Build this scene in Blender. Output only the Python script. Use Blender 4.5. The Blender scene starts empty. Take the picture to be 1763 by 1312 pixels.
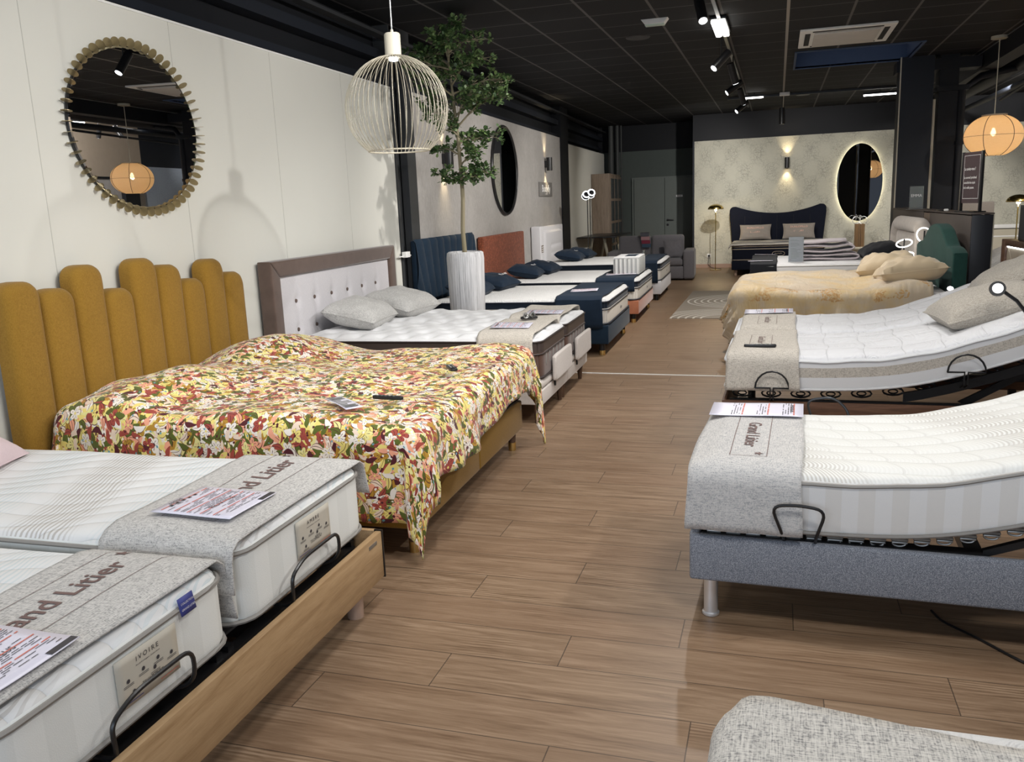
import bpy, bmesh, math, random
from mathutils import Vector, Matrix, Euler, noise
random.seed(7)
PI = math.pi
C = bpy.context.scene.collection
SC = bpy.context.scene

# ------------------------------------------------------------------ camera
def setup_camera():
    f, p, y, r = 1460.74, 0.203175, -0.305492, -0.041844
    cy, sy, cp, sp, cr, sr = math.cos(y), math.sin(y), math.cos(p), math.sin(p), math.cos(r), math.sin(r)
    fw = Vector((sy*cp, cy*cp, -sp)); rt = Vector((cy, -sy, 0)); up = rt.cross(fw)
    r2 = rt*cr + up*sr; u2 = -rt*sr + up*cr
    cam = bpy.data.cameras.new('camera'); o = bpy.data.objects.new('camera', cam); C.objects.link(o)
    M = Matrix((r2, u2, -fw)).transposed().to_4x4(); M.translation = Vector((0, 0, 1.6))
    o.matrix_world = M
    cam.sensor_width = 36; cam.lens = 36*f/1763; cam.clip_start = .05; cam.clip_end = 100
    SC.camera = o
setup_camera()
SC.view_settings.view_transform = 'Standard'; SC.view_settings.look = 'None'
SC.view_settings.gamma = 1; SC.view_settings.use_curve_mapping = False
SC.view_settings.exposure = 0.0
W = bpy.data.worlds.new('world'); SC.world = W; W.use_nodes = True
W.node_tree.nodes['Background'].inputs[0].default_value = (.62, .72, .9, 1)
W.node_tree.nodes['Background'].inputs[1].default_value = .10
HC = 3.45      # ceiling height

def area_light(name, loc, size, power, color=(1, .97, .92), target=None, size_y=None, spread=PI):
    l = bpy.data.lights.new(name, 'AREA'); l.shape = 'RECTANGLE'; l.size = size; l.size_y = size_y or size
    l.energy = power; l.color = color; l.spread = spread
    o = bpy.data.objects.new(name, l); C.objects.link(o); o.location = loc
    if target is not None:
        o.rotation_euler = (Vector(target)-Vector(loc)).to_track_quat('-Z', 'Y').to_euler()
    return o
def spot_light(name, loc, target, power, angle=60, blend=.6, color=(1, .97, .93), radius=.04):
    l = bpy.data.lights.new(name, 'SPOT'); l.energy = power; l.spot_size = math.radians(angle); l.spot_blend = blend
    l.color = color; l.shadow_soft_size = radius
    o = bpy.data.objects.new(name, l); C.objects.link(o); o.location = loc
    o.rotation_euler = (Vector(target)-Vector(loc)).to_track_quat('-Z', 'Y').to_euler()
    return o
def point_light(name, loc, power, color=(1, .7, .4), radius=.03):
    l = bpy.data.lights.new(name, 'POINT'); l.energy = power; l.color = color; l.shadow_soft_size = radius
    o = bpy.data.objects.new(name, l); C.objects.link(o); o.location = loc
    return o
KEY = 1.0
# ceiling LED panels of the shop front (all hang behind the top edge of the photo)
for px, py, pw in ((.7, 1.2, 40), (-.7, 3.4, 34), (.7, 5.4, 36), (1.9, 3.2, 18), (-2.6, 1.4, 28)):
    area_light('panel_light', (px, py, HC-.06), .55, pw*KEY, size_y=.55, target=(px, py, 0), color=(1, .975, .945))
# track spots on beds, left wall and aisle, plus added fill spots without fixtures
def spot(loc, tgt, pw, ang=55, col=(1, .98, .955), r=.035):
    spot_light('spot_light', loc, tgt, pw*KEY, ang, .8, col, r)
spot((.67, 2.5, 3.25), (-3.7, 5.4, 1.7), 330, 66)
spot((.67, 4.6, 3.25), (-3.7, 3.3, 1.5), 110, 66)
spot((.67, 6.2, 3.25), (-3.8, 7.4, 1.9), 230, 70)
spot((-.62, 2.2, 3.25), (-2.3, 4.2, .6), 90, 70)
spot((-.62, 5.0, 3.25), (-2.6, 6.9, .6), 160, 74)
spot((.9, 1.2, 3.25), (.6, 3.6, .6), 22, 74)
spot((-.5, 8.0, 3.25), (1.0, 6.1, .6), 26, 74)
spot((-.5, 6.6, 3.25), (-.8, 4.6, 0), 120, 100)
spot((1.9, 3.4, 3.3), (-1.5, 3.9, .1), 130, 70)  # added fill from the right, brightens the aisle faces of the left beds
spot((1.6, 8.6, 3.3), (-1.6, 7.6, .1), 90, 70)
WARM = (1, .955, .90)
for loc, tgt, pw, ang in (((-.70, 8.20, 3.10), (-3.4, 9.8, 1.4), 300, 90), ((-.66, 10.55, 2.98), (-3.5, 12.2, 1.4), 300, 90), ((-.60, 12.3, 3.02), (.8, 10.2, .6), 85, 90),
                          ((-.70, 13.9, 3.08), (-3.5, 15.0, 1.4), 270, 90), ((-.60, 15.3, 3.05), (-.1, 17.5, .8), 210, 96), ((-.64, 9.45, 3.22), (-.7, 9.4, 0), 260, 120),
                          ((-.62, 16.9, 3.05), (-.2, 20.3, 1.5), 120, 86), ((-.62, 16.9, 3.04), (-3.3, 21.5, 1.2), 300, 80), ((.9, 17.2, 3.3), (1.2, 20.4, 1.7), 100, 90), ((3.4, 16.0, 3.3), (3.8, 20.4, 1.6), 330, 96), ((3.9, 12.0, 3.3), (5.1, 15.0, 1.9), 520, 120),
                          ((3.4, 7.5, 3.3), (5.1, 11.5, 2.2), 420, 120), ((.3, 9.0, 3.35), (1.4, 10.8, .8), 105, 110), ((2.5, 5.2, 3.3), (1.2, 6.1, .7), 16, 80), ((-.62, 13.2, 3.3), (-.6, 13.2, 0), 190, 120)):
    spot(loc, tgt, pw, ang, WARM, .05)  # wide spots with no track head here are added fill light
# daylight through the shop front behind the camera
area_light('shopfront_daylight', (-.5, -2.3, 1.7), 5.5, 125*KEY, (.72, .84, 1), target=(-.5, 10, 1.0), size_y=2.2)

# ------------------------------------------------------------------ materials
class NT:
    def __init__(s, name):
        s.m = bpy.data.materials.new(name); s.m.use_nodes = True; s.t = s.m.node_tree; s.n = s.t.nodes
        s.b = s.n['Principled BSDF']; s.out = s.n['Material Output']; s._tc = None
    def new(s, k): return s.n.new(k)
    def set(s, sock, v):
        if hasattr(v, 'is_linked') or hasattr(v, 'links'): s.t.links.new(v, sock)
        elif isinstance(v, (int, float)) and hasattr(sock.default_value, '__len__'): sock.default_value = [v]*len(sock.default_value)
        elif hasattr(v, '__len__') and hasattr(sock.default_value, '__len__') and len(v) == 3 and len(sock.default_value) == 4: sock.default_value = (*v, 1)
        else: sock.default_value = v
    def tc(s, k='Object'):
        if not s._tc: s._tc = s.new('ShaderNodeTexCoord')
        return s._tc.outputs[k]
    def math(s, op, a, b=0., c=None, clamp=False):
        n = s.new('ShaderNodeMath'); n.operation = op; n.use_clamp = clamp
        s.set(n.inputs[0], a); s.set(n.inputs[1], b)
        if c is not None: s.set(n.inputs[2], c)
        return n.outputs[0]
    def vmath(s, op, a, b):
        n = s.new('ShaderNodeVectorMath'); n.operation = op; s.set(n.inputs[0], a); s.set(n.inputs[1], b); return n.outputs[0]
    def mapping(s, v, scale=(1, 1, 1), loc=(0, 0, 0), rot=(0, 0, 0)):
        n = s.new('ShaderNodeMapping'); s.set(n.inputs[0], v); n.inputs[1].default_value = loc; n.inputs[2].default_value = rot; n.inputs[3].default_value = scale
        return n.outputs[0]
    def sep(s, v): n = s.new('ShaderNodeSeparateXYZ'); s.set(n.inputs[0], v); return n.outputs
    def comb(s, x, y, z=0.): n = s.new('ShaderNodeCombineXYZ'); s.set(n.inputs[0], x); s.set(n.inputs[1], y); s.set(n.inputs[2], z); return n.outputs[0]
    def noise(s, v, scale=5., detail=2., rough=.5, dist=0., out=0):
        n = s.new('ShaderNodeTexNoise'); s.set(n.inputs['Vector'], v); s.set(n.inputs['Scale'], scale); n.inputs['Detail'].default_value = detail
        n.inputs['Roughness'].default_value = rough; n.inputs['Distortion'].default_value = dist; return n.outputs[out]
    def white(s, v): n = s.new('ShaderNodeTexWhiteNoise'); s.set(n.inputs['Vector'], v); return n.outputs
    def vor(s, v, scale=5., feature='F1', rand=1., out='Distance', metric='EUCLIDEAN'):
        n = s.new('ShaderNodeTexVoronoi'); n.feature = feature; n.distance = metric; s.set(n.inputs['Vector'], v); n.inputs['Scale'].default_value = scale
        n.inputs['Randomness'].default_value = rand
        return n.outputs if out is None else n.outputs[out]
    def ramp(s, v, stops, mode='LINEAR'):
        n = s.new('ShaderNodeValToRGB'); n.color_ramp.interpolation = mode; e = n.color_ramp.elements
        while len(e) < len(stops): e.new(.5)
        for i, (p, c) in enumerate(stops): e[i].position = p; e[i].color = (*c, 1) if len(c) == 3 else c
        s.set(n.inputs[0], v); return n.outputs[0]
    def mix(s, f, a, b, mode='MIX'):
        n = s.new('ShaderNodeMix'); n.data_type = 'RGBA'; n.blend_type = mode
        s.set(n.inputs[0], f); s.set(n.inputs[6], a); s.set(n.inputs[7], b); return n.outputs[2]
    def bump(s, h, strength=.3, dist=.01):
        n = s.new('ShaderNodeBump'); n.inputs['Strength'].default_value = strength; n.inputs['Distance'].default_value = dist
        s.set(n.inputs['Height'], h); s.t.links.new(n.outputs[0], s.b.inputs['Normal']); return n
    def done(s, color=None, rough=None, metal=None, sheen=None, emit=None, estr=0., spec=None):
        b = s.b.inputs
        if color is not None: s.set(b['Base Color'], color)
        if rough is not None: s.set(b['Roughness'], rough)
        if metal is not None: b['Metallic'].default_value = metal
        if sheen: b['Sheen Weight'].default_value = sheen
        if spec is not None: b['Specular IOR Level'].default_value = spec
        if emit is not None: s.set(b['Emission Color'], emit); b['Emission Strength'].default_value = estr
        return s.m

def plain(name, col, rough=.6, metal=0., spec=None, var=.06, scale=9., bump=0.):
    t = NT(name); nz = t.noise(t.tc(), scale, 3.)
    c = t.mix(nz, tuple(max(0, x*(1-var)) for x in col), tuple(min(1, x*(1+var)) for x in col))
    if bump: t.bump(t.noise(t.tc(), scale*30, 2.), bump, .002)
    return t.done(c, rough, metal, spec=spec)
def glow(name, col, strength):
    t = NT(name); return t.done((.9, .9, .9), .5, emit=col, estr=strength)
def fabric(name, c1, c2, scale=900., rough=.9, bump=.3, sheen=.2, blot=.0, cd=None):
    """woven cloth: fine threads in two directions mixing two tones"""
    t = NT(name); v = t.tc()
    a = t.noise(t.mapping(v, (1, .12, 1)), scale, 1.); b = t.noise(t.mapping(v, (.12, 1, 1)), scale, 1.)
    cc = t.noise(t.mapping(v, (1, 1, .12)), scale, 1.)
    w = t.math('MULTIPLY', t.math('ADD', t.math('ADD', a, b), cc), .3333)
    f = t.math('MULTIPLY', t.math('SUBTRACT', w, .36), 3.6, clamp=True)
    col = t.mix(f, c1, c2)
    if blot: col = t.mix(t.math('MULTIPLY', t.noise(v, 5., 3.), blot), col, cd or tuple(x*.6 for x in c1))
    if bump: t.bump(w, bump, .002)
    return t.done(col, rough, sheen=sheen, spec=.2)
def tweed(name, lo, hi, s=420.):
    t = NT(name); v = t.tc()
    a = t.noise(t.mapping(v, (1, .07, 1)), s, 0.); b = t.noise(t.mapping(v, (.07, 1, 1)), s, 0.); z = t.noise(t.mapping(v, (.2, .2, .07)), s, 0.)
    big = t.noise(v, 60., 2.)
    w = t.math('ADD', t.math('MULTIPLY', t.math('ADD', a, b), .42), t.math('MULTIPLY', t.math('ADD', z, big), .08))
    f = t.math('MULTIPLY', t.math('SUBTRACT', w, .37), 3.8, clamp=True)
    tint = t.ramp(t.noise(v, 170., 1., out=0), [(0, lo), (.42, tuple(x*1.1 for x in lo)), (.55, tuple((x+y)/2 for x, y in zip(lo, hi))), (1, hi)])
    t.bump(w, .5, .003)
    return t.done(t.mix(f, tint, hi), .95, sheen=.1, spec=.1)
def velvet(name, c, sheen=.5, crumple=0.):
    t = NT(name); nz = t.noise(t.tc(), 14., 4., .6)
    col = t.mix(nz, tuple(x*.75 for x in c), tuple(min(1, x*1.25) for x in c))
    if crumple:
        col = t.mix(t.math('MULTIPLY', t.math('SUBTRACT', t.noise(t.tc(), 38., 4., .8), .45), 4., clamp=True), tuple(x*.6 for x in c), tuple(min(1, x*1.5) for x in c))
        t.bump(t.noise(t.tc(), 120., 3.), crumple, .004)
    return t.done(col, .85, sheen=sheen, spec=.2)
def wood(name, dark, mid, light, axis=0, scale=1., rough=.45, contrast=1.):
    t = NT(name); s = [9., 9., 9.]; s[axis] = .8
    v = t.mapping(t.tc(), tuple(x*scale for x in s))
    g = t.noise(v, 2.2, 6., .62, .8)
    fine = t.noise(t.mapping(v, (6, 6, 6)), 3., 3.)
    f = t.math('ADD', t.math('MULTIPLY', g, .75), t.math('MULTIPLY', fine, .25))
    c = t.ramp(f, [(.28, dark), (.5, mid), (.72, light)])
    t.bump(f, .15, .003)
    return t.done(c, rough, spec=.3)

M = {}
def mats():
    M['wall'] = plain('cream_wall_panel', (.66, .655, .60), .75, spec=.15, var=.03, scale=1.5)
    M['black'] = plain('matte_black_paint', (.010, .011, .014), .6, spec=.25)
    M['navyblack'] = plain('navy_black_paint', (.012, .015, .022), .55, spec=.3)
    M['column'] = plain('charcoal_steel', (.035, .037, .04), .45)
    M['greywall'] = plain('dark_grey_wall', (.085, .10, .095), .8, spec=.1)
    M['doorgrey'] = plain('door_grey', (.15, .17, .16), .7, spec=.2)
    M['metal_black'] = plain('black_metal', (.012, .012, .013), .35, spec=.5)
    M['metal_grey'] = plain('grey_metal', (.35, .35, .34), .35, .8)
    M['chrome'] = plain('brushed_chrome', (.80, .81, .83), .38, .75)
    M['brass'] = plain('polished_brass', (.62, .47, .16), .22, 1.)
    M['brass_dull'] = plain('aged_brass', (.36, .29, .16), .38, .85)
    M['gold'] = plain('gold_cap', (.75, .55, .22), .3, 1.)
    M['copper'] = plain('bronze_rods', (.55, .36, .20), .3, .8)
    M['white'] = plain('white_plastic', (.8, .8, .78), .45)
    M['offwhite'] = plain('ivory_lacquer', (.50, .46, .36), .45)
    M['paper'] = plain('lilac_paper', (.72, .70, .80), .35, spec=.5, var=.02)
    M['paperwhite'] = plain('white_paper', (.85, .84, .86), .4)
    M['tagbeige'] = plain('beige_card', (.53, .49, .41), .7, var=.04)
    M['ink'] = plain('dark_ink', (.05, .045, .05), .6)
    M['inkred'] = plain('red_ink', (.62, .18, .13), .6)
    M['inkblue'] = plain('blue_ink', (.04, .05, .22), .6)
    M['inkbrown'] = plain('brown_ink', (.16, .10, .09), .7)
    M['inkwhite'] = plain('white_ink', (.85, .85, .85), .6)
    M['ticking'] = None
    M['greytrim'] = plain('grey_piping', (.26, .245, .225), .6)
    M['brownside'] = plain('brown_satin_border', (.060, .045, .040), .35, spec=.5)
    M['cocoaside'] = velvet('cocoa_border', (.10, .055, .04), .2)
    M['browntrim'] = plain('dark_brown_piping', (.03, .02, .018), .5)
    M['navytrim'] = plain('navy_piping', (.012, .018, .035), .5)
    M['navyside'] = velvet('navy_border', (.010, .017, .030), .1)
    M['taupecord'] = plain('taupe_cord', (.45, .38, .30), .7)
    M['tweed'] = tweed('grey_beige_tweed', (.24, .235, .23), (.62, .60, .57), 560.)
    M['tweed_warm'] = tweed('oat_tweed', (.26, .235, .20), (.64, .59, .52), 600.)
    M['tweed_cool'] = tweed('blue_grey_tweed', (.27, .275, .285), (.60, .58, .555), 480.); M['tweed_coarse'] = tweed('coarse_tweed', (.20, .195, .19), (.60, .575, .53), 360.)
    M['mustard'] = fabric('mustard_wool', (.19, .098, .010), (.33, .185, .030), 700., sheen=.15, bump=.15)
    M['taupevelvet'] = velvet('brown_velvet', (.115, .078, .062), .35)
    M['greylinen'] = fabric('pale_grey_linen', (.52, .50, .52), (.66, .64, .65), 500., bump=.1)
    M['ecrulinen'] = fabric('ecru_linen', (.50, .45, .41), (.64, .59, .55), 500., bump=.1)
    M['pillowgrey'] = fabric('heather_grey_cloth', (.27, .26, .25), (.66, .65, .62), 380., bump=.3)
    M['pillowoat'] = fabric('oat_cloth', (.24, .21, .175), (.56, .52, .45), 380., bump=.3)
    M['pillowtaupe'] = fabric('taupe_cloth', (.20, .175, .155), (.30, .27, .24), 500., bump=.1)
    M['pink'] = fabric('pale_pink_cloth', (.60, .47, .49), (.70, .57, .59), 800., bump=.05)
    M['navycloth'] = velvet('navy_cloth', (.010, .021, .040), .05)
    M['blackcloth'] = velvet('black_cloth', (.008, .009, .012), .1)
    M['navyvelvet'] = velvet('petrol_velvet', (.010, .024, .044), .08)
    M['darknavyvelvet'] = velvet('midnight_velvet', (.005, .007, .016), .03)
    M['rust'] = velvet('rust_velvet', (.25, .072, .036), .1, .8)
    M['rustplain'] = velvet('rust_cloth', (.40, .15, .08), .3)
    M['green'] = velvet('bottle_green_velvet', (.018, .060, .050), .08)
    M['boucle'] = velvet('cream_boucle', (.62, .56, .50), .3)
    M['whiteleather'] = fabric('white_upholstery', (.66, .65, .67), (.76, .75, .77), 600., bump=.1)
    M['sofa'] = fabric('grey_sofa_cloth', (.13, .125, .135), (.19, .18, .19), 400., bump=.2)
    M['felt'] = None
    M['beigepanel'] = plain('beige_leather', (.36, .31, .24), .6)
    M['taupewall'] = plain('taupe_wall', (.36, .30, .235), .8, spec=.1)
    M['laminate'] = plain('brown_grey_laminate', (.075, .060, .052), .6, var=.1)
    M['laminate2'] = plain('light_brown_laminate', (.16, .115, .085), .5)
    M['plumstone'] = plain('black_laminate', (.016, .018, .024), .45)
    M['oak'] = wood('light_oak', (.27, .16, .075), (.40, .26, .135), (.50, .34, .19), 1, 1.2)
    M['oakleg'] = wood('beech', (.33, .22, .16), (.42, .29, .22), (.48, .34, .26), 2)
    M['walnut'] = wood('dark_walnut', (.045, .022, .013), (.11, .055, .032), (.19, .10, .06), 0, 1.)
    M['walnutleg'] = wood('walnut_leg', (.05, .028, .018), (.12, .07, .045), (.17, .10, .06), 2)
    M['greyoak'] = wood('grey_oak', (.16, .12, .09), (.24, .185, .14), (.30, .235, .18), 2)
    M['slat'] = wood('grey_birch_slat', (.10, .09, .08), (.19, .17, .15), (.25, .23, .20), 1)
    M['led'] = glow('led_white', (1, .97, .92), 9.)
    M['ledcool'] = glow('led_cool', (.92, .96, 1), 9.)
    M['ledwarm'] = glow('led_warm', (1, .72, .36), 14.)
    M['ringglow'] = glow('ring_glow', (1, .95, .88), 3.); M['emlens'] = plain('green_tinted_lens', (.5, .62, .56), .3)
    M['leafbark'] = plain('grey_bark', (.22, .19, .12), .85, bump=.4)
    M['soil'] = plain('potting_moss', (.05, .045, .03), .95)
    t = NT('pot_stone'); v = t.mapping(t.tc(), (60, 60, 1.2)); nz = t.noise(v, 1., 4., .7)
    t.bump(nz, .8, .01); M['pot'] = t.done(t.ramp(nz, [(.3, (.30, .30, .31)), (.6, (.62, .62, .63))]), .7)
    t = NT('leaf_green'); oi = t.new('ShaderNodeNewGeometry'); rn = oi.outputs['Random Per Island']
    t.set(t.b.inputs['Roughness'], .45)
    M['leaf'] = t.done(t.ramp(rn, [(0, (.03, .065, .022)), (.55, (.075, .135, .045)), (1, (.15, .22, .075))]))
    # mirror glass
    t = NT('mirror_glass'); M['mirror'] = t.done((.80, .81, .83), .005, 1.)
    t = NT('smoked_mirror_glass'); M['darkmirror'] = t.done((.55, .55, .56), .01, 1.)
    # rice-paper like lantern shade lit by its bulb
    t = NT('linen_lampshade'); v = t.tc(); n1 = t.noise(t.mapping(v, (1, 1, .1)), 260., 1.); n2 = t.noise(t.mapping(v, (.1, .1, 1)), 260., 1.)
    f = t.math('MULTIPLY', t.math('ADD', n1, n2), .5); tl = t.new('ShaderNodeBsdfTranslucent'); df = t.new('ShaderNodeBsdfDiffuse'); mx = t.new('ShaderNodeMixShader')
    colr = t.mix(f, (.80, .58, .36), (.95, .80, .60)); t.set(tl.inputs[0], colr); t.set(df.inputs[0], colr); mx.inputs[0].default_value = .72
    t.t.links.new(df.outputs[0], mx.inputs[1]); t.t.links.new(tl.outputs[0], mx.inputs[2]); tr = t.new('ShaderNodeBsdfTransparent'); m2 = t.new('ShaderNodeMixShader'); m2.inputs[0].default_value = .13; t.t.links.new(mx.outputs[0], m2.inputs[1]); t.t.links.new(tr.outputs[0], m2.inputs[2]); t.t.links.new(m2.outputs[0], t.out.inputs[0]); M['shade'] = t.m
    # clear acrylic
    t = NT('acrylic'); t.b.inputs['Transmission Weight'].default_value = .9; t.b.inputs['IOR'].default_value = 1.2; M['acrylic'] = t.done((.8, .85, .85), .05)
mats()

def mat_floor():
    t = NT('oak_laminate_planks'); v = t.tc(); x, y, z = t.sep(v)[:3]
    W_, L_ = .2218, 1.285
    ry = t.math('DIVIDE', t.math('SUBTRACT', y, 2.2), W_); row = t.math('FLOOR', ry); fy = t.math('FRACT', t.math('ADD', ry, 50.))
    rx = t.math('DIVIDE', t.math('SUBTRACT', t.math('ADD', x, 1.51), t.math('MULTIPLY', row, .40)), L_)
    col = t.math('FLOOR', rx); fx = t.math('FRACT', t.math('ADD', rx, 50.))
    rnd = t.white(t.comb(row, col, 3.)); r1 = rnd[0]
    # grain: long streaks, offset per plank
    off = t.math('MULTIPLY', r1, 37.)
    g = t.noise(t.comb(t.math('ADD', t.math('MULTIPLY', x, 1.3), off), t.math('MULTIPLY', y, 15.), off), 1.6, 6., .62, 1.0)
    fine = t.noise(t.comb(t.math('MULTIPLY', x, 14.), t.math('MULTIPLY', y, 220.), off), 1., 3.)
    # cathedral figure / knots
    wv = t.new('ShaderNodeTexWave'); wv.wave_type = 'RINGS'; t.set(wv.inputs['Vector'], t.comb(t.math('ADD', t.math('MULTIPLY', x, 1.1), off), t.math('MULTIPLY', t.math('SUBTRACT', fy, r1), 1.3), 0.))
    wv.inputs['Scale'].default_value = 3.2; wv.inputs['Distortion'].default_value = 5.; wv.inputs['Detail'].default_value = 3.; wv.inputs['Detail Scale'].default_value = 1.3
    kn = t.math('MULTIPLY', t.noise(t.comb(t.math('ADD', t.math('MULTIPLY', x, 2.2), off), t.math('MULTIPLY', y, 5.), off), 1., 2.), 1.)
    km = t.math('MULTIPLY', t.math('SUBTRACT', kn, .50), 4., clamp=True)
    f = t.math('ADD', t.math('MULTIPLY', g, .78), t.math('MULTIPLY', fine, .22))
    f = t.math('ADD', f, t.math('MULTIPLY', t.math('MULTIPLY', t.math('SUBTRACT', wv.outputs[1], .5), km), .30))
    c = t.ramp(f, [(.28, (.130, .078, .044)), (.45, (.225, .146, .088)), (.58, (.295, .200, .126)), (.76, (.38, .27, .18))])
    c = t.mix(t.math('MULTIPLY', r1, .30), c, (.215, .125, .075))
    gap = t.math('MAXIMUM', t.math('GREATER_THAN', t.math('ABSOLUTE', t.math('SUBTRACT', fy, .5)), .4915), t.math('GREATER_THAN', t.math('ABSOLUTE', t.math('SUBTRACT', fx, .5)), .4985))
    c = t.mix(t.math('MULTIPLY', gap, .75), c, (.04, .028, .02))
    t.bump(t.math('SUBTRACT', f, t.math('MULTIPLY', gap, .8)), .12, .003)
    return t.done(c, t.math('ADD', t.math('MULTIPLY', f, .15), .36), spec=.35)
def mat_ceiling():
    t = NT('black_tile_ceiling'); x, y, z = t.sep(t.tc())[:3]
    G = .645
    fx = t.math('ABSOLUTE', t.math('SUBTRACT', t.math('FRACT', t.math('ADD', t.math('DIVIDE', t.math('SUBTRACT', x, .065), G), 50.5)), .5))
    fy = t.math('ABSOLUTE', t.math('SUBTRACT', t.math('FRACT', t.math('ADD', t.math('DIVIDE', t.math('SUBTRACT', y, 9.02), G), 50.5)), .5))
    lx = t.math('LESS_THAN', fx, .021); ly = t.math('LESS_THAN', fy, .015)
    main = t.math('LESS_THAN', t.math('ABSOLUTE', t.math('SUBTRACT', x, .065)), .016)
    c = t.mix(ly, (.0125, .0135, .016), (.095, .093, .092)); c = t.mix(lx, c, (.115, .112, .11)); c = t.mix(main, c, (.33, .31, .28))
    nz = t.noise(t.tc(), 260., 2.); t.bump(nz, .3, .004)
    return t.done(c, .75, spec=.2)
def mat_wallpaper(name, base, line, amt=.55, sc=1.):
    t = NT(name); v = t.tc(); warp = t.noise(v, 7.*sc, 2., out=1)
    vv = t.vmath('ADD', v, t.vmath('SCALE', warp, 0)) if False else t.vmath('ADD', v, t.vmath('MULTIPLY', warp, (.10, .10, .10)))
    d = t.vor(vv, 6.*sc, 'DISTANCE_TO_EDGE'); l1 = t.math('LESS_THAN', d, .035)
    d2 = t.vor(vv, 17.*sc, 'DISTANCE_TO_EDGE'); l2 = t.math('LESS_THAN', d2, .06)
    x, y, z = t.sep(v)[:3]
    # repeating ogee medallions
    s1 = t.math('SINE', t.math('MULTIPLY', t.math('ADD', x, y), 8.2*sc)); s2 = t.math('SINE', t.math('MULTIPLY', z, 6.0*sc))
    med = t.math('MULTIPLY', t.math('ADD', t.math('MULTIPLY', s1, s2), .6), .8, clamp=True)
    br = t.noise(v, 40., 3.)
    f = t.math('MULTIPLY', t.math('MULTIPLY', t.math('MAXIMUM', l1, l2), t.math('ADD', med, .12)), t.math('MULTIPLY', br, amt*2.), clamp=True)
    c = t.mix(t.math('MULTIPLY', f, .6), base, line); c = t.mix(t.math('MULTIPLY', med, .07), c, tuple(x*.72 for x in base))
    return t.done(c, .7, spec=.2)
def mat_plaster():
    t = NT('mottled_silver_wallpaper'); v = t.tc(); a = t.noise(t.mapping(v, (1, 1, .35)), 45., 5., .75); b = t.noise(v, 3., 3.)
    c = t.ramp(t.math('ADD', t.math('MULTIPLY', a, .7), t.math('MULTIPLY', b, .3)), [(.3, (.30, .285, .27)), (.55, (.41, .395, .38)), (.75, (.50, .48, .46))])
    t.bump(a, .25, .004); return t.done(c, .5, spec=.35)
PAL = dict(cream=(.83, .66, .52), yellow=(.83, .68, .20), lemon=(.80, .73, .30), mustard=(.46, .25, .03), rust=(.36, .065, .045), coral=(.85, .38, .24), olive=(.105, .13, .018), maroon=(.085, .012, .018), white=(.87, .80, .72), blue=(.16, .36, .42))
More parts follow.
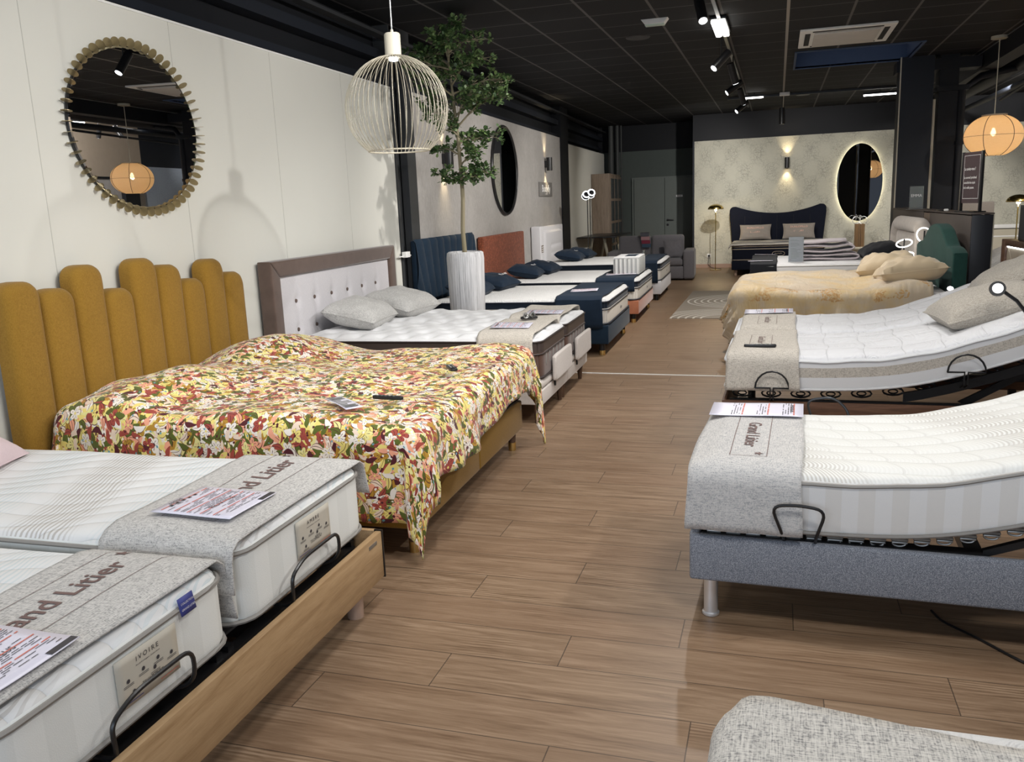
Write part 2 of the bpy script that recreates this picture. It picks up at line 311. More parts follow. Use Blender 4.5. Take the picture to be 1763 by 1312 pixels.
def mat_floral():
    t = NT('multicolour_floral_print'); uv = t.tc('UV'); P = PAL
    warp = t.vmath('MULTIPLY', t.vmath('SUBTRACT', t.noise(uv, 9., 2., out=1), (.5, .5, .5)), (.035, .035, 0)); base = t.vmath('ADD', uv, warp)
    S = lambda *k: [(i/len(k), P[n]) for i, n in enumerate(k)]
    def cells(seed, scale):
        v = t.mapping(base, (1, 1, 0), (seed*.731, seed*.417, 0)); vo = t.vor(v, scale, 'F1', .95, None)
        d = t.vmath('SUBTRACT', v, vo['Position']); x, y, _ = t.sep(d)[:3]; r, g, b = t.sep(vo['Color'])[:3]; return x, y, r, g, b
    def put(prev, mask, col): return t.mix(mask, prev, col)
    def leaf(prev, seed, scale, a, bw, stops, keep=1., outline=True):
        """pointed petal of length a, half-width bw, turned at random in each cell"""
        x, y, r, g, b = cells(seed, scale); th = t.math('MULTIPLY', b, 6.283); c, q = t.math('COSINE', th), t.math('SINE', th)
        X = t.math('ADD', t.math('MULTIPLY', x, c), t.math('MULTIPLY', y, q)); Y = t.math('SUBTRACT', t.math('MULTIPLY', y, c), t.math('MULTIPLY', x, q))
        Y = t.math('ADD', Y, t.math('MULTIPLY', t.math('MULTIPLY', X, X), 9.))
        u = t.math('DIVIDE', X, a); w = t.math('MULTIPLY', t.math('SUBTRACT', 1., t.math('MULTIPLY', u, u)), bw); aY = t.math('ABSOLUTE', Y)
        kp = t.math('LESS_THAN', g, keep); ins = t.math('MULTIPLY', t.math('LESS_THAN', aY, w), kp)
        if outline:
            half = t.math('GREATER_THAN', Y, -.002); rim = t.math('MULTIPLY', t.math('MULTIPLY', t.math('LESS_THAN', aY, t.math('MULTIPLY', t.math('ADD', w, .0006), 1.22)), half), t.math('MULTIPLY', kp, t.math('LESS_THAN', t.math('ABSOLUTE', u), 1.02)))
            prev = put(prev, t.math('MULTIPLY', rim, t.math('GREATER_THAN', b, .35)), P['maroon'])
        prev = put(prev, ins, t.ramp(r, stops, 'CONSTANT'))
        vein = t.math('MULTIPLY', t.math('MULTIPLY', t.math('LESS_THAN', aY, .0011), ins), t.math('GREATER_THAN', b, .55)); return put(prev, vein, P['maroon'])
    def flower(prev, seed, scale, R_, n, stops, keep=1., eye='mustard'):
        x, y, r, g, b = cells(seed, scale); rad = t.math('SQRT', t.math('ADD', t.math('MULTIPLY', x, x), t.math('MULTIPLY', y, y))); th = t.math('ARCTAN2', y, x)
        k = t.math('ABSOLUTE', t.math('COSINE', t.math('ADD', t.math('MULTIPLY', th, n/2), t.math('MULTIPLY', b, 6.))))
        lim = t.math('MULTIPLY', t.math('ADD', .30, t.math('MULTIPLY', t.math('POWER', k, .6), .70)), R_); kp = t.math('LESS_THAN', g, keep)
        prev = put(prev, t.math('MULTIPLY', t.math('LESS_THAN', rad, t.math('ADD', lim, .0022)), t.math('MULTIPLY', kp, t.math('GREATER_THAN', t.math('SINE', t.math('MULTIPLY', th, 2.)), -.2))), P['maroon'])
        prev = put(prev, t.math('MULTIPLY', t.math('LESS_THAN', rad, lim), kp), t.ramp(r, stops, 'CONSTANT'))
        line = t.math('MULTIPLY', t.math('GREATER_THAN', k, .985), t.math('MULTIPLY', t.math('LESS_THAN', rad, R_*.62), kp)); prev = put(prev, line, P['maroon'])
        return put(prev, t.math('MULTIPLY', t.math('LESS_THAN', rad, R_*.17), kp), P[eye])
    c = t.mix(t.math('GREATER_THAN', t.noise(base, 13., 1.), .5), P['cream'], P['white'])
    c = leaf(c, 1, 15., .046, .019, S('yellow', 'mustard', 'lemon', 'coral', 'yellow', 'cream'), 1., False)
    c = leaf(c, 2, 17., .042, .017, S('lemon', 'yellow', 'mustard', 'cream', 'coral', 'mustard'), .95)
    c = leaf(c, 3, 15., .040, .014, S('olive', 'yellow', 'rust', 'lemon', 'olive', 'mustard'), .85)
    c = flower(c, 4, 11., .036, 5, S('lemon', 'white', 'mustard', 'yellow', 'coral'), .6, 'maroon')
    c = leaf(c, 5, 14., .040, .014, S('olive', 'olive', 'rust', 'white', 'mustard'), .7)
    c = leaf(c, 6, 16., .036, .013, S('rust', 'yellow', 'coral', 'olive', 'lemon', 'white'), .7)
    c = flower(c, 7, 10., .034, 5, S('white', 'coral', 'rust', 'white', 'lemon'), .5, 'yellow')
    c = leaf(c, 8, 17., .034, .011, S('rust', 'maroon', 'olive', 'yellow', 'cream'), .55)
    x, y, r, g, b = cells(9, 34.); rad = t.math('SQRT', t.math('ADD', t.math('MULTIPLY', x, x), t.math('MULTIPLY', y, y)))
    c = put(c, t.math('MULTIPLY', t.math('LESS_THAN', rad, .0055), t.math('LESS_THAN', g, .3)), t.ramp(r, S('blue', 'white', 'coral', 'maroon'), 'CONSTANT'))
    wr = t.noise(t.mapping(uv, (1., .5, 1)), 7., 3., .5, .8); t.bump(wr, .4, .03)
    return t.done(c, .7, sheen=.15, spec=.25)
def mat_beige_duvet():
    t = NT('sand_duvet_print'); uv = t.tc('UV'); n1 = t.noise(uv, 2.2, 4., .6); n2 = t.noise(t.mapping(uv, (1, 2, 1)), 26., 5., .75)
    x, y, z = t.sep(uv)[:3]
    band = t.math('SUBTRACT', 1., t.math('MULTIPLY', t.math('ABSOLUTE', t.math('SUBTRACT', y, -.72)), 5.), clamp=True)
    c = t.ramp(n1, [(.30, (.50, .39, .27)), (.46, (.54, .45, .33)), (.60, (.58, .42, .20)), (.72, (.55, .455, .33))])
    def leaf(prev, seed, scale, a, bw, col, keep):
        v = t.mapping(uv, (1, 1, 0), (seed*.73, seed*.41, 0)); vo = t.vor(v, scale, 'F1', 1., None); d = t.vmath('SUBTRACT', v, vo['Position']); X0, Y0, _ = t.sep(d)[:3]; r, g, b = t.sep(vo['Color'])[:3]
        th = t.math('MULTIPLY', b, 6.283); c_, q = t.math('COSINE', th), t.math('SINE', th); X = t.math('ADD', t.math('MULTIPLY', X0, c_), t.math('MULTIPLY', Y0, q)); Y = t.math('SUBTRACT', t.math('MULTIPLY', Y0, c_), t.math('MULTIPLY', X0, q))
        u = t.math('DIVIDE', X, a); ins = t.math('LESS_THAN', t.math('ABSOLUTE', Y), t.math('MULTIPLY', t.math('SUBTRACT', 1., t.math('MULTIPLY', u, u)), bw))
        clump = t.math('MULTIPLY', t.math('GREATER_THAN', t.noise(uv, 2.6, 2.), keep), band2); return t.mix(t.math('MULTIPLY', ins, clump), prev, col)
    band2 = t.math('GREATER_THAN', t.math('SUBTRACT', t.math('ADD', 1., t.math('MULTIPLY', t.noise(uv, 5.), .8)), t.math('MULTIPLY', t.math('ABSOLUTE', t.math('SUBTRACT', y, 1.88)), 7.5)), .35)
    c = leaf(c, 1, 22., .028, .010, (.46, .26, .09), .55); c = leaf(c, 2, 26., .025, .009, (.52, .32, .13), .53); c = leaf(c, 3, 30., .022, .007, (.20, .14, .05), .60)
    wr = t.noise(t.mapping(uv, (1.0, .35, 1)), 9., 3., .55, 1.2); t.bump(wr, .55, .03)
    return t.done(c, .55, sheen=.3, spec=.3)
def mat_stripes(name, kind):
    t = NT(name); v = t.tc(); x, y, z = t.sep(v)[:3]
    wob = t.math('MULTIPLY', t.math('SINE', t.math('MULTIPLY', y, 9.)), .012)
    if kind == 'wave':   # L0: fine curved grey & pale-blue stripes running across a white cover
        u = t.math('ADD', x, t.math('ADD', t.math('ADD', t.math('MULTIPLY', y, .22), t.math('MULTIPLY', t.math('SINE', t.math('MULTIPLY', y, 4.0)), .03)), t.math('MULTIPLY', t.math('SINE', t.math('MULTIPLY', t.math('ADD', y, t.math('MULTIPLY', x, .8)), 52.)), .0035)))
        st = t.math('GREATER_THAN', t.math('SINE', t.math('MULTIPLY', u, 330.)), t.math('MULTIPLY', t.math('SUBTRACT', t.noise(t.comb(t.math('MULTIPLY', u, 1.), 0.), 60., 1.), .35), 1.5))
        bandn = t.math('SINE', t.math('ADD', t.math('MULTIPLY', u, 9.5), .6)); grey = t.math('MULTIPLY', t.math('SUBTRACT', bandn, .1), 1.5, clamp=True)
        bl = t.math('MULTIPLY', t.math('SUBTRACT', t.math('MULTIPLY', bandn, -1.), .25), 1.2, clamp=True)
        c = t.mix(t.math('MULTIPLY', t.math('MULTIPLY', st, grey), .55), (.71, .71, .705), (.30, .26, .22))
        c = t.mix(t.math('MULTIPLY', t.math('MULTIPLY', st, bl), .45), c, (.42, .54, .58))
        q = t.math('ABSOLUTE', t.math('SINE', t.math('ADD', t.math('ADD', t.math('MULTIPLY', y, 30.), t.math('MULTIPLY', x, -11.)), t.math('MULTIPLY', t.math('SINE', t.math('MULTIPLY', x, 12.)), 1.0))))
        t.bump(t.math('ADD', t.math('POWER', q, .5), t.math('MULTIPLY', st, .03)), .7, .012)
        return t.done(c, .8, spec=.2)
    # chevron shells
    v1 = t.math('DIVIDE', t.math('ADD', y, t.math('MULTIPLY', x, .12)), .115); row = t.math('FLOOR', v1); fv = t.math('FRACT', t.math('ADD', v1, 20.))
    arch = t.math('MULTIPLY', t.math('SINE', t.math('MULTIPLY', fv, PI*.62)), .055)
    u = t.math('ADD', t.math('ADD', x, arch), t.math('MULTIPLY', row, .045))
    st = t.math('SINE', t.math('MULTIPLY', u, 420.))
    cell = t.math('ABSOLUTE', t.math('SUBTRACT', t.math('FRACT', t.math('ADD', t.math('DIVIDE', u, .15), 20.)), .5))
    seam = t.math('MAXIMUM', t.math('LESS_THAN', fv, .05), t.math('GREATER_THAN', cell, .47))
    tone = t.math('SINE', t.math('ADD', t.math('MULTIPLY', t.math('ADD', x, t.math('MULTIPLY', y, .45)), 7.5), 2.3))
    gm = t.math('MULTIPLY', t.math('SUBTRACT', tone, .2), 1.2, clamp=True)
    c = t.mix(t.math('MULTIPLY', t.math('MULTIPLY', t.math('GREATER_THAN', st, .1), t.math('ADD', gm, .12)), .45), (.69, .69, .665), (.33, .29, .25))
    c = t.mix(t.math('MULTIPLY', seam, .25), c, (.45, .44, .42))
    puff = t.math('SINE', t.math('MULTIPLY', fv, PI))
    t.bump(t.math('ADD', t.math('ADD', t.math('MULTIPLY', st, .06), puff), t.math('MULTIPLY', seam, -.8)), .9, .008)
    return t.done(c, .8, spec=.2)
def mat_white(name, quilt=0., base=(.70, .70, .705), sc=9., grid=0.):
    t = NT(name); v = t.tc(); nz = t.noise(v, 400., 1.)
    h = nz
    if quilt:
        a = t.vor(t.mapping(v, (1, .6, 1)), sc, 'SMOOTH_F1'); rings = t.math('SINE', t.math('MULTIPLY', a, 60.))
        h = t.math('ADD', t.math('MULTIPLY', nz, .3), t.math('ADD', t.math('MULTIPLY', rings, .25), a))
    if grid:
        x, y, z = t.sep(v)[:3]
        gx = t.math('ABSOLUTE', t.math('SINE', t.math('MULTIPLY', t.math('ADD', x, t.math('MULTIPLY', t.math('SINE', t.math('MULTIPLY', y, 13.)), .012)), PI/grid))); gy = t.math('ABSOLUTE', t.math('SINE', t.math('MULTIPLY', y, PI/(grid*1.15))))
        h = t.math('ADD', t.math('MULTIPLY', h, .25), t.math('MULTIPLY', t.math('POWER', t.math('MULTIPLY', gx, gy), .45), 1.)); t.bump(h, .75, .024); return t.done(base, .85, sheen=.1, spec=.15)
    t.bump(h, .25+quilt, .003+.006*quilt)
    return t.done(base, .85, sheen=.1, spec=.15)
def mat_side(name, c1, c2, period=.08):
    t = NT(name); x, y, z = t.sep(t.tc())[:3]
    s = t.math('FRACT', t.math('ADD', t.math('DIVIDE', t.math('ADD', x, y), period), 60.)); f = t.math('GREATER_THAN', s, .5)
    ln = t.math('LESS_THAN', t.math('ABSOLUTE', t.math('SUBTRACT', s, .5)), .03)
    t.bump(t.math('ADD', t.math('MULTIPLY', ln, -1.), t.math('MULTIPLY', t.noise(t.tc(), 300., 2.), .3)), .5, .004)
    return t.done(t.mix(f, c1, c2), .85, spec=.15)
def mat_rug():
    t = NT('taupe_arc_rug'); x, y, z = t.sep(t.tc())[:3]
    def arcs(cx, cy):
        dx = t.math('SUBTRACT', x, cx); dy = t.math('SUBTRACT', y, cy)
        r = t.math('SQRT', t.math('ADD', t.math('MULTIPLY', dx, dx), t.math('MULTIPLY', dy, dy)))
        ln = t.math('GREATER_THAN', t.math('SINE', t.math('MULTIPLY', r, 62.)), .62)
        return t.math('MULTIPLY', ln, t.math('MULTIPLY', t.math('LESS_THAN', r, .98), t.math('GREATER_THAN', r, .25))), r
    a, ra = arcs(.75, 0.02); b, rb = arcs(1.0, 2.0)
    c = t.mix(t.math('MAXIMUM', a, b), (.33, .29, .24), (.66, .62, .55)); t.bump(t.noise(t.tc(), 400., 2.), .5, .004)
    return t.done(c, .95, spec=.1)
M['floor'] = mat_floor(); M['ceiling'] = mat_ceiling()
M['wp'] = mat_wallpaper('damask_wallpaper', (.50, .49, .41), (.20, .19, .17), .75, 1.35)
M['wpblue'] = mat_wallpaper('blue_damask_wallpaper', (.36, .42, .50), (.25, .28, .36), .5)
M['plaster'] = mat_plaster(); M['floral'] = mat_floral(); M['sand'] = mat_beige_duvet()
M['wave'] = mat_stripes('wave_stripe_ticking', 'wave'); M['shell'] = mat_stripes('shell_quilt_ticking', 'shell')
M['ticking'] = mat_white('white_ticking'); M['quilt'] = mat_white('white_quilted_ticking', .5, (.70, .70, .715), grid=.205); M['quiltfine'] = mat_white('white_fine_quilt', .6, (.69, .69, .685), 12.)
M['sidewhite'] = mat_side('white_ribbed_border', (.78, .79, .76), (.74, .75, .72), .16); M['sidebeige'] = mat_side('white_beige_ribbed_border', (.70, .69, .675), (.655, .635, .605), .11)
M['sidecream'] = mat_side('cream_tufted_border', (.70, .67, .62), (.64, .61, .55), .05)
M['rug'] = mat_rug()
t = NT('grey_felt'); f_ = t.noise(t.tc(), 330., 3., .7); t.bump(f_, .3, .002)
M['felt'] = t.done(t.ramp(f_, [(.35, (.11, .125, .155)), (.5, (.21, .225, .26)), (.66, (.42, .44, .48))]), .95, spec=.1)
t = NT('lilac_fleece'); f_ = t.noise(t.tc(), 200., 3.); M['fleece'] = t.done(t.mix(f_, (.42, .37, .39), (.60, .54, .56)), .95, sheen=.4)
t = NT('pocket_spring_foam'); x_, y_, z_ = t.sep(t.tc())[:3]
st_ = t.math('MULTIPLY', t.math('ADD', t.math('SINE', t.math('MULTIPLY', x_, 105.)), t.math('SINE', t.math('MULTIPLY', y_, 105.))), .5)
t.bump(st_, .8, .02); M['springs'] = t.done(t.mix(t.math('MULTIPLY', t.math('ADD', st_, 1.), .5), (.38, .40, .40), (.72, .72, .70)), .8)
t = NT('striped_bedcover'); x_, y_, z_ = t.sep(t.tc('UV'))[:3]
M['stripecover'] = t.done(t.ramp(t.math('FRACT', t.math('MULTIPLY', t.math('ADD', x_, 4.), 1.05)), [(0, (.62, .57, .50)), (.22, (.025, .03, .06)), (.42, (.60, .56, .50)), (.5, (.17, .16, .13)), (.72, (.63, .59, .52)), (.86, (.02, .02, .03))], 'CONSTANT'), .8)

# ------------------------------------------------------------------ geometry helpers
class MB:
    def __init__(s): s.bm = bmesh.new(); s.mi = 0; s.uv = None
    def _f(s, vs):
        try: f = s.bm.faces.new(vs)
        except ValueError: return None
        f.material_index = s.mi; return f
    def box(s, x0, x1, y0, y1, z0, z1, bev=0., seg=2, mat=None):
        b = bmesh.new(); bmesh.ops.create_cube(b, size=1.)
        for v in b.verts: v.co = Vector(((x0+x1)/2+v.co.x*(x1-x0), (y0+y1)/2+v.co.y*(y1-y0), (z0+z1)/2+v.co.z*(z1-z0)))
        if bev: bmesh.ops.bevel(b, geom=b.edges[:], offset=min(bev, .49*min(x1-x0, y1-y0, z1-z0)), segments=seg, profile=.5, affect='EDGES')
        return s.merge(b, mat)
    def merge(s, b, mat=None):
        if mat is not None: b.transform(mat)
        mp = {v: s.bm.verts.new(v.co) for v in b.verts}
        for f in b.faces: s._f([mp[v] for v in f.verts])
        b.free(); return s
    def tube(s, pts, r, n=8, closed=False, caps=True):
        pts = [Vector(p) for p in pts]; N = len(pts); rs = r if hasattr(r, '__len__') else [r]*N; rings = []; up = None
        for i, p in enumerate(pts):
            a = pts[(i-1) % N] if (closed or i > 0) else p; b = pts[(i+1) % N] if (closed or i < N-1) else p
            d = (b-a).normalized() if (b-a).length > 1e-9 else Vector((0, 0, 1))
            if up is None: up = d.orthogonal().normalized()
            up = (up-d*up.dot(d)); up = up.normalized() if up.length > 1e-6 else d.orthogonal().normalized()
            q = d.cross(up)
            rings.append([s.bm.verts.new(p+(up*math.cos(2*PI*k/n)+q*math.sin(2*PI*k/n))*rs[i]) for k in range(n)])
        for i in range(N if closed else N-1):
            A, B = rings[i], rings[(i+1) % N]
            sh = 0
            if closed and i == N-1:
                sh = min(range(n), key=lambda h: (A[0].co-B[h].co).length)
            for k in range(n): s._f([A[k], A[(k+1) % n], B[(k+1+sh) % n], B[(k+sh) % n]])
        if caps and not closed: s._f(rings[0][::-1]); s._f(rings[-1])
        return s
    def lathe(s, prof, n=32, c=(0, 0, 0), cap0=True, cap1=True):
        c = Vector(c); rings = [[s.bm.verts.new(c+Vector((r*math.cos(2*PI*k/n), r*math.sin(2*PI*k/n), z))) for k in range(n)] for r, z in prof]
        for A, B in zip(rings, rings[1:]):
            for k in range(n): s._f([A[k], A[(k+1) % n], B[(k+1) % n], B[k]])
        if cap0: s._f(rings[0][::-1])
        if cap1: s._f(rings[-1])
        return s
    def prism(s, outline, d, axis='x', bev=0.):
        """outline: 2-D points; extruded by d=(lo,hi) along axis"""
        def P(u, v, w): return {'x': (w, u, v), 'y': (u, w, v), 'z': (u, v, w)}[axis]
        b = bmesh.new(); A = [b.verts.new(P(u, v, d[0])) for u, v in outline]; B = [b.verts.new(P(u, v, d[1])) for u, v in outline]; n = len(outline)
        fa = b.faces.new(A[::-1]); fb = b.faces.new(B)
        for k in range(n): b.faces.new([A[k], A[(k+1) % n], B[(k+1) % n], B[k]])
        bmesh.ops.recalc_face_normals(b, faces=b.faces[:])
        if bev:
            es = [e for e in b.edges if (e in fa.edges[:] or e in fb.edges[:])]
            bmesh.ops.bevel(b, geom=es, offset=bev, segments=3, profile=.5, affect='EDGES')
        return s.merge(b)
    def grid(s, nu, nv, fn, uvfn=None):
        V = [[s.bm.verts.new(fn(i/nu, j/nv)) for j in range(nv+1)] for i in range(nu+1)]
        if uvfn and s.uv is None: s.uv = s.bm.loops.layers.uv.new('UVMap')
        for i in range(nu):
            for j in range(nv):
                f = s._f([V[i][j], V[i+1][j], V[i+1][j+1], V[i][j+1]])
                if f and uvfn:
                    for l, (a, b) in zip(f.loops, ((i, j), (i+1, j), (i+1, j+1), (i, j+1))): l[s.uv].uv = uvfn(a/nu, b/nv)
        return s
    def ell(s, c, r, n=16, m=8):
        return s.lathe([(max(1e-4, math.cos(a)*r[0]), math.sin(a)*r[2]) for a in [(-PI/2)+PI*i/m for i in range(m+1)]], n, c)
def obj(name, mb, mat, parent=None, smooth=True, loc=None, solid=0., weld=0.):
    me = bpy.data.meshes.new(name); bm = mb.bm
    if weld: bmesh.ops.remove_doubles(bm, verts=bm.verts[:], dist=weld)
    if not mb.uv: bmesh.ops.recalc_face_normals(bm, faces=bm.faces[:])
    bm.to_mesh(me); bm.free()
    for m in (mat if isinstance(mat, (list, tuple)) else [mat]): me.materials.append(m)
    if smooth:
        me.polygons.foreach_set('use_smooth', [True]*len(me.polygons))
        try: me.set_sharp_from_angle(angle=math.radians(38))
        except Exception: pass
    o = bpy.data.objects.new(name, me); C.objects.link(o)
    if parent: o.parent = parent
    if loc: o.location = loc
    if solid:
        md = o.modifiers.new('thickness', 'SOLIDIFY'); md.thickness = solid; md.offset = 0
    return o
def tag(o, label=None, cat=None, group=None, kind=None):
    for k, v in (('label', label), ('category', cat), ('group', group), ('kind', kind)):
        if v: o[k] = v
    return o
def thing(name, label, cat, loc=(0, 0, 0), rz=0., group=None):
    o = bpy.data.objects.new(name, None); C.objects.link(o); o.location = loc; o.rotation_euler = (0, 0, rz); o.empty_display_size = .1
    return tag(o, label, cat, group)
def struct(name, mb, mat, parent=None, smooth=False):
    o = obj(name, mb, mat, parent, smooth)
    if not parent: o['kind'] = 'structure'
    return o
def dup(o, parent=None):
    c = o.copy(); C.objects.link(c)
    if parent: c.parent = parent
    for ch in list(o.children): dup(ch, c)
    return c
def text(name, s, size, mat, parent, fn, align='CENTER', bold=0., sx=1.):
    """flat lettering as mesh; fn maps (u, v) of the text plane to a 3-D point in the parent's space"""
    cu = bpy.data.curves.new(name, 'FONT'); cu.body = s; cu.size = size; cu.align_x = align; cu.align_y = 'CENTER'; cu.offset = bold; cu.resolution_u = 3
    o = bpy.data.objects.new(name, cu); C.objects.link(o)
    dg = bpy.context.evaluated_depsgraph_get(); me = bpy.data.meshes.new_from_object(o.evaluated_get(dg)); bpy.data.objects.remove(o); bpy.data.curves.remove(cu)
    bm = bmesh.new(); bm.from_mesh(me); bpy.data.meshes.remove(me)
    bmesh.ops.triangulate(bm, faces=bm.faces[:])
    for v in bm.verts: v.co = fn(v.co.x*sx, v.co.y)
    mb = MB(); mb.bm.free(); mb.bm = bm
    ob = obj(name, mb, mat, parent, smooth=False); return ob
def axis_samples(h, r, n, na=4):
    a = [-h+r*(1-math.cos(PI/2*i/na)) for i in range(na)]
    m = [-(h-r)+2*(h-r)*i/n for i in range(n+1)]
    return a+m+[-x for x in a[::-1]]
def rounded(mb, hx, hy, z0, z1, r, nx=6, ny=6, nz=2, R=0., fn=None, matfn=None):
    """closed rounded box, x in [-hx,hx], y in [-hy,hy]; fn(x,y,z,t) bends it (t=1 at the top)"""
    hz = (z1-z0)/2; zc = (z0+z1)/2; X, Y, Z = axis_samples(hx, r, nx), axis_samples(hy, r, ny), axis_samples(hz, r, nz)
    def P(x, y, z):
        q = [max(-(h-r), min(h-r, a)) for a, h in ((x, hx), (y, hy), (z, hz))]; d = Vector((x-q[0], y-q[1], z-q[2]))
        if d.length > 1e-9:
            d = d.normalized()*r if True else d
        p = Vector(q)+d
        if R:
            ax, ay = abs(p.x)-(hx-R), abs(p.y)-(hy-R)
            if ax > 0 and ay > 0:
                k = max(ax, ay)/math.hypot(ax, ay); p.x = math.copysign(hx-R+ax*k, p.x); p.y = math.copysign(hy-R+ay*k, p.y)
        t = (p.z+hz)/(2*hz); p.z += zc
        return fn(p.x, p.y, p.z, t) if fn else p
    cache = {}
    def V(i, j, k):
        key = (i, j, k)
        if key not in cache: cache[key] = mb.bm.verts.new(P(X[i], Y[j], Z[k]))
        return cache[key]
    nX, nY, nZ = len(X)-1, len(Y)-1, len(Z)-1
    def F(a, b, c, d, k):
        f = mb._f([a, b, c, d])
        if f and matfn: f.material_index = matfn(k, (Z[k]+zc) if k is not None else None)
    for i in range(nX):
        for j in range(nY):
            F(V(i, j, 0), V(i, j+1, 0), V(i+1, j+1, 0), V(i+1, j, 0), None); F(V(i, j, nZ), V(i+1, j, nZ), V(i+1, j+1, nZ), V(i, j+1, nZ), None)
    for k in range(nZ):
        for i in range(nX):
            F(V(i, 0, k), V(i+1, 0, k), V(i+1, 0, k+1), V(i, 0, k+1), k); F(V(i, nY, k), V(i, nY, k+1), V(i+1, nY, k+1), V(i+1, nY, k), k)
        for j in range(nY):
            F(V(0, j, k), V(0, j, k+1), V(0, j+1, k+1), V(0, j+1, k), k); F(V(nX, j, k), V(nX, j+1, k), V(nX, j+1, k+1), V(nX, j, k+1), k)
    return mb
def rrect(hx, hy, R, z, n=7, sub=1):
    pts = []
    for cx, cy, a0 in ((hx-R, hy-R, 0), (-(hx-R), hy-R, PI/2), (-(hx-R), -(hy-R), PI), (hx-R, -(hy-R), 3*PI/2)):
        for i in range(n): a = a0+PI/2*i/(n-1); pts.append(Vector((cx+R*math.cos(a), cy+R*math.sin(a), z)))
    if sub > 1:
        out = []
        for i, p in enumerate(pts):
            q = pts[(i+1) % len(pts)]; k = sub if (q-p).length > .2 else 1
            out += [p.lerp(q, j/k) for j in range(k)]
        pts = out
    return pts
class Frame:
    """bed frame: origin at the foot on the floor, +x out of the foot end, y to its left"""
    def __init__(s, x, y, rot): s.x, s.y, s.rot = x, y, rot
    def pt(s, lx, ly, z=0.): c, q = math.cos(s.rot), math.sin(s.rot); return (s.x+lx*c-ly*q, s.y+lx*q+ly*c, z)

# ------------------------------------------------------------------ the setting
def wx(y): return -3.70-.030*(y-4.2)          # face of the long left wall
WA = math.atan(.030)
def wall_strip(name, y0, y1, z0, z1, mat, off=0., th=.12):
    mb = MB(); mb.prism([(wx(y0)+off, y0), (wx(y1)+off, y1), (wx(y1)+off-th, y1), (wx(y0)+off-th, y0)], (z0, z1), 'z'); return struct(name, mb, mat)
mb = MB(); mb.box(-5, 5.4, -3.2, 22.4, -.1, 0); struct('floor', mb, M['floor'])
mb = MB()
SX0, SX1, SY0, SY1 = .21, 1.745, 12.55, 14.15
for a, b, c, d in ((-5, 5.4, -3.2, SY0), (-5, 5.4, SY1, 22.4), (-5, SX0, SY0, SY1), (SX1, 5.4, SY0, SY1)): mb.box(a, b, c, d, HC, HC+.02)
struct('ceiling', mb, M['ceiling'])
M['skyblue'] = plain('blue_shaft_paint', (.055, .085, .15), .8)
mb = MB()
for a, b, c, d in ((SX0-.03, SX1+.03, SY0-.03, SY0), (SX0-.03, SX1+.03, SY1, SY1+.03), (SX0-.03, SX0, SY0, SY1), (SX1, SX1+.03, SY0, SY1)): mb.box(a, b, c, d, HC-.015, HC+.75)
sk = struct('window_1', mb, M['skyblue'])
mb = MB(); mb.box(SX0, SX1, SY0, SY1, HC+.73, HC+.75); struct('skylight_pane', mb, glow('evening_sky', (.30, .42, .7), .35), sk)
wall_strip('wall_left', -3.2, 8.38, 0, 2.84, M['wall'])
wall_strip('wall_left_middle', 8.9, 16.65, 0, 2.865, M['plaster'])
wall_strip('wall_left_back', 17.3, 22.2, 0, 2.79, M['wall'])
wall_strip('wall_left_upper', -3.2, 22.3, 2.7, HC, M['black'], -.16, .1)
wall_strip('trim_1', -3.2, 22.0, 2.87, 2.93, M['navyblack'], -.05, .12)
wall_strip('trim_2', -3.2, 22.0, 3.10, 3.19, M['navyblack'], -.02, .14)
wall_strip('trim_3', -3.2, 22.0, 3.30, 3.33, M['column'], .06, .10)
M['seam'] = plain('wall_seam', (.47, .465, .42), .8)
for i, y in enumerate((2.45, 3.655, 4.85, 6.05, 7.25)): wall_strip('trim_%d' % (4+i), y, y+.004, 0, 2.838, M['seam'], .0012, .02)
wall_strip('trim_9', -3.2, 8.38, 2.832, 2.846, M['white'], .006, .02)
wall_strip('trim_10', -3.2, 8.4, 0, .09, M['wall'], .012, .02)
# steel stanchion between the two left wall sections
mb = MB(); x0 = wx(8.6)
mb.box(x0-.16, x0+.02, 8.39, 8.42, 0, HC); mb.box(x0-.16, x0+.02, 8.86, 8.89, 0, HC); mb.box(x0-.09, x0-.07, 8.4, 8.88, 0, HC); mb.box(x0-.05, x0+.03, 8.66, 8.885, 0, HC)
struct('trim_11', mb, M['column'])
mb = MB(); x0 = wx(17.); mb.box(x0-.2, x0+.03, 16.66, 17.28, 0, HC); struct('trim_12', mb, M['black'])
mb = MB()
for i, (x, r) in enumerate(((-4.02, .07), (-3.86, .045), (-3.76, .02))): mb.tube([(x, 21.8, 0), (x, 21.8, HC)], r, 12)
struct('trim_13', mb, plain('dark_grey_pipe', (.05, .055, .055), .6), smooth=True)
mb = MB(); mb.box(-4.8, -1.6, 22.0, 22.12, 0, 2.82); struct('wall_back_recess', mb, M['greywall'])
mb = MB(); mb.box(-4.8, -1.6, 22.05, 22.2, 2.82, HC); struct('wall_back_recess_upper', mb, M['black'])
mb = MB(); mb.box(-1.84, 5.3, 20.45, 20.6, 0, 2.87); struct('wall_far', mb, M['wp'])
mb = MB(); mb.box(-1.88, 5.3, 20.47, 22.1, 2.87, HC); struct('wall_far_upper', mb, M['black'])
mb = MB(); mb.box(-1.88, -1.84, 20.44, 22.0, 0, 2.87); struct('trim_14', mb, M['navyblack'])
mb = MB(); mb.box(-1.83, 2.6, 20.425, 20.45, 0, .085); struct('baseboard_far', mb, plain('rosy_wood_skirting', (.36, .24, .18), .6))
mb = MB(); mb.box(3.925, 3.94, 20.43, 20.45, 0, 2.87); struct('trim_15', mb, M['offwhite'])
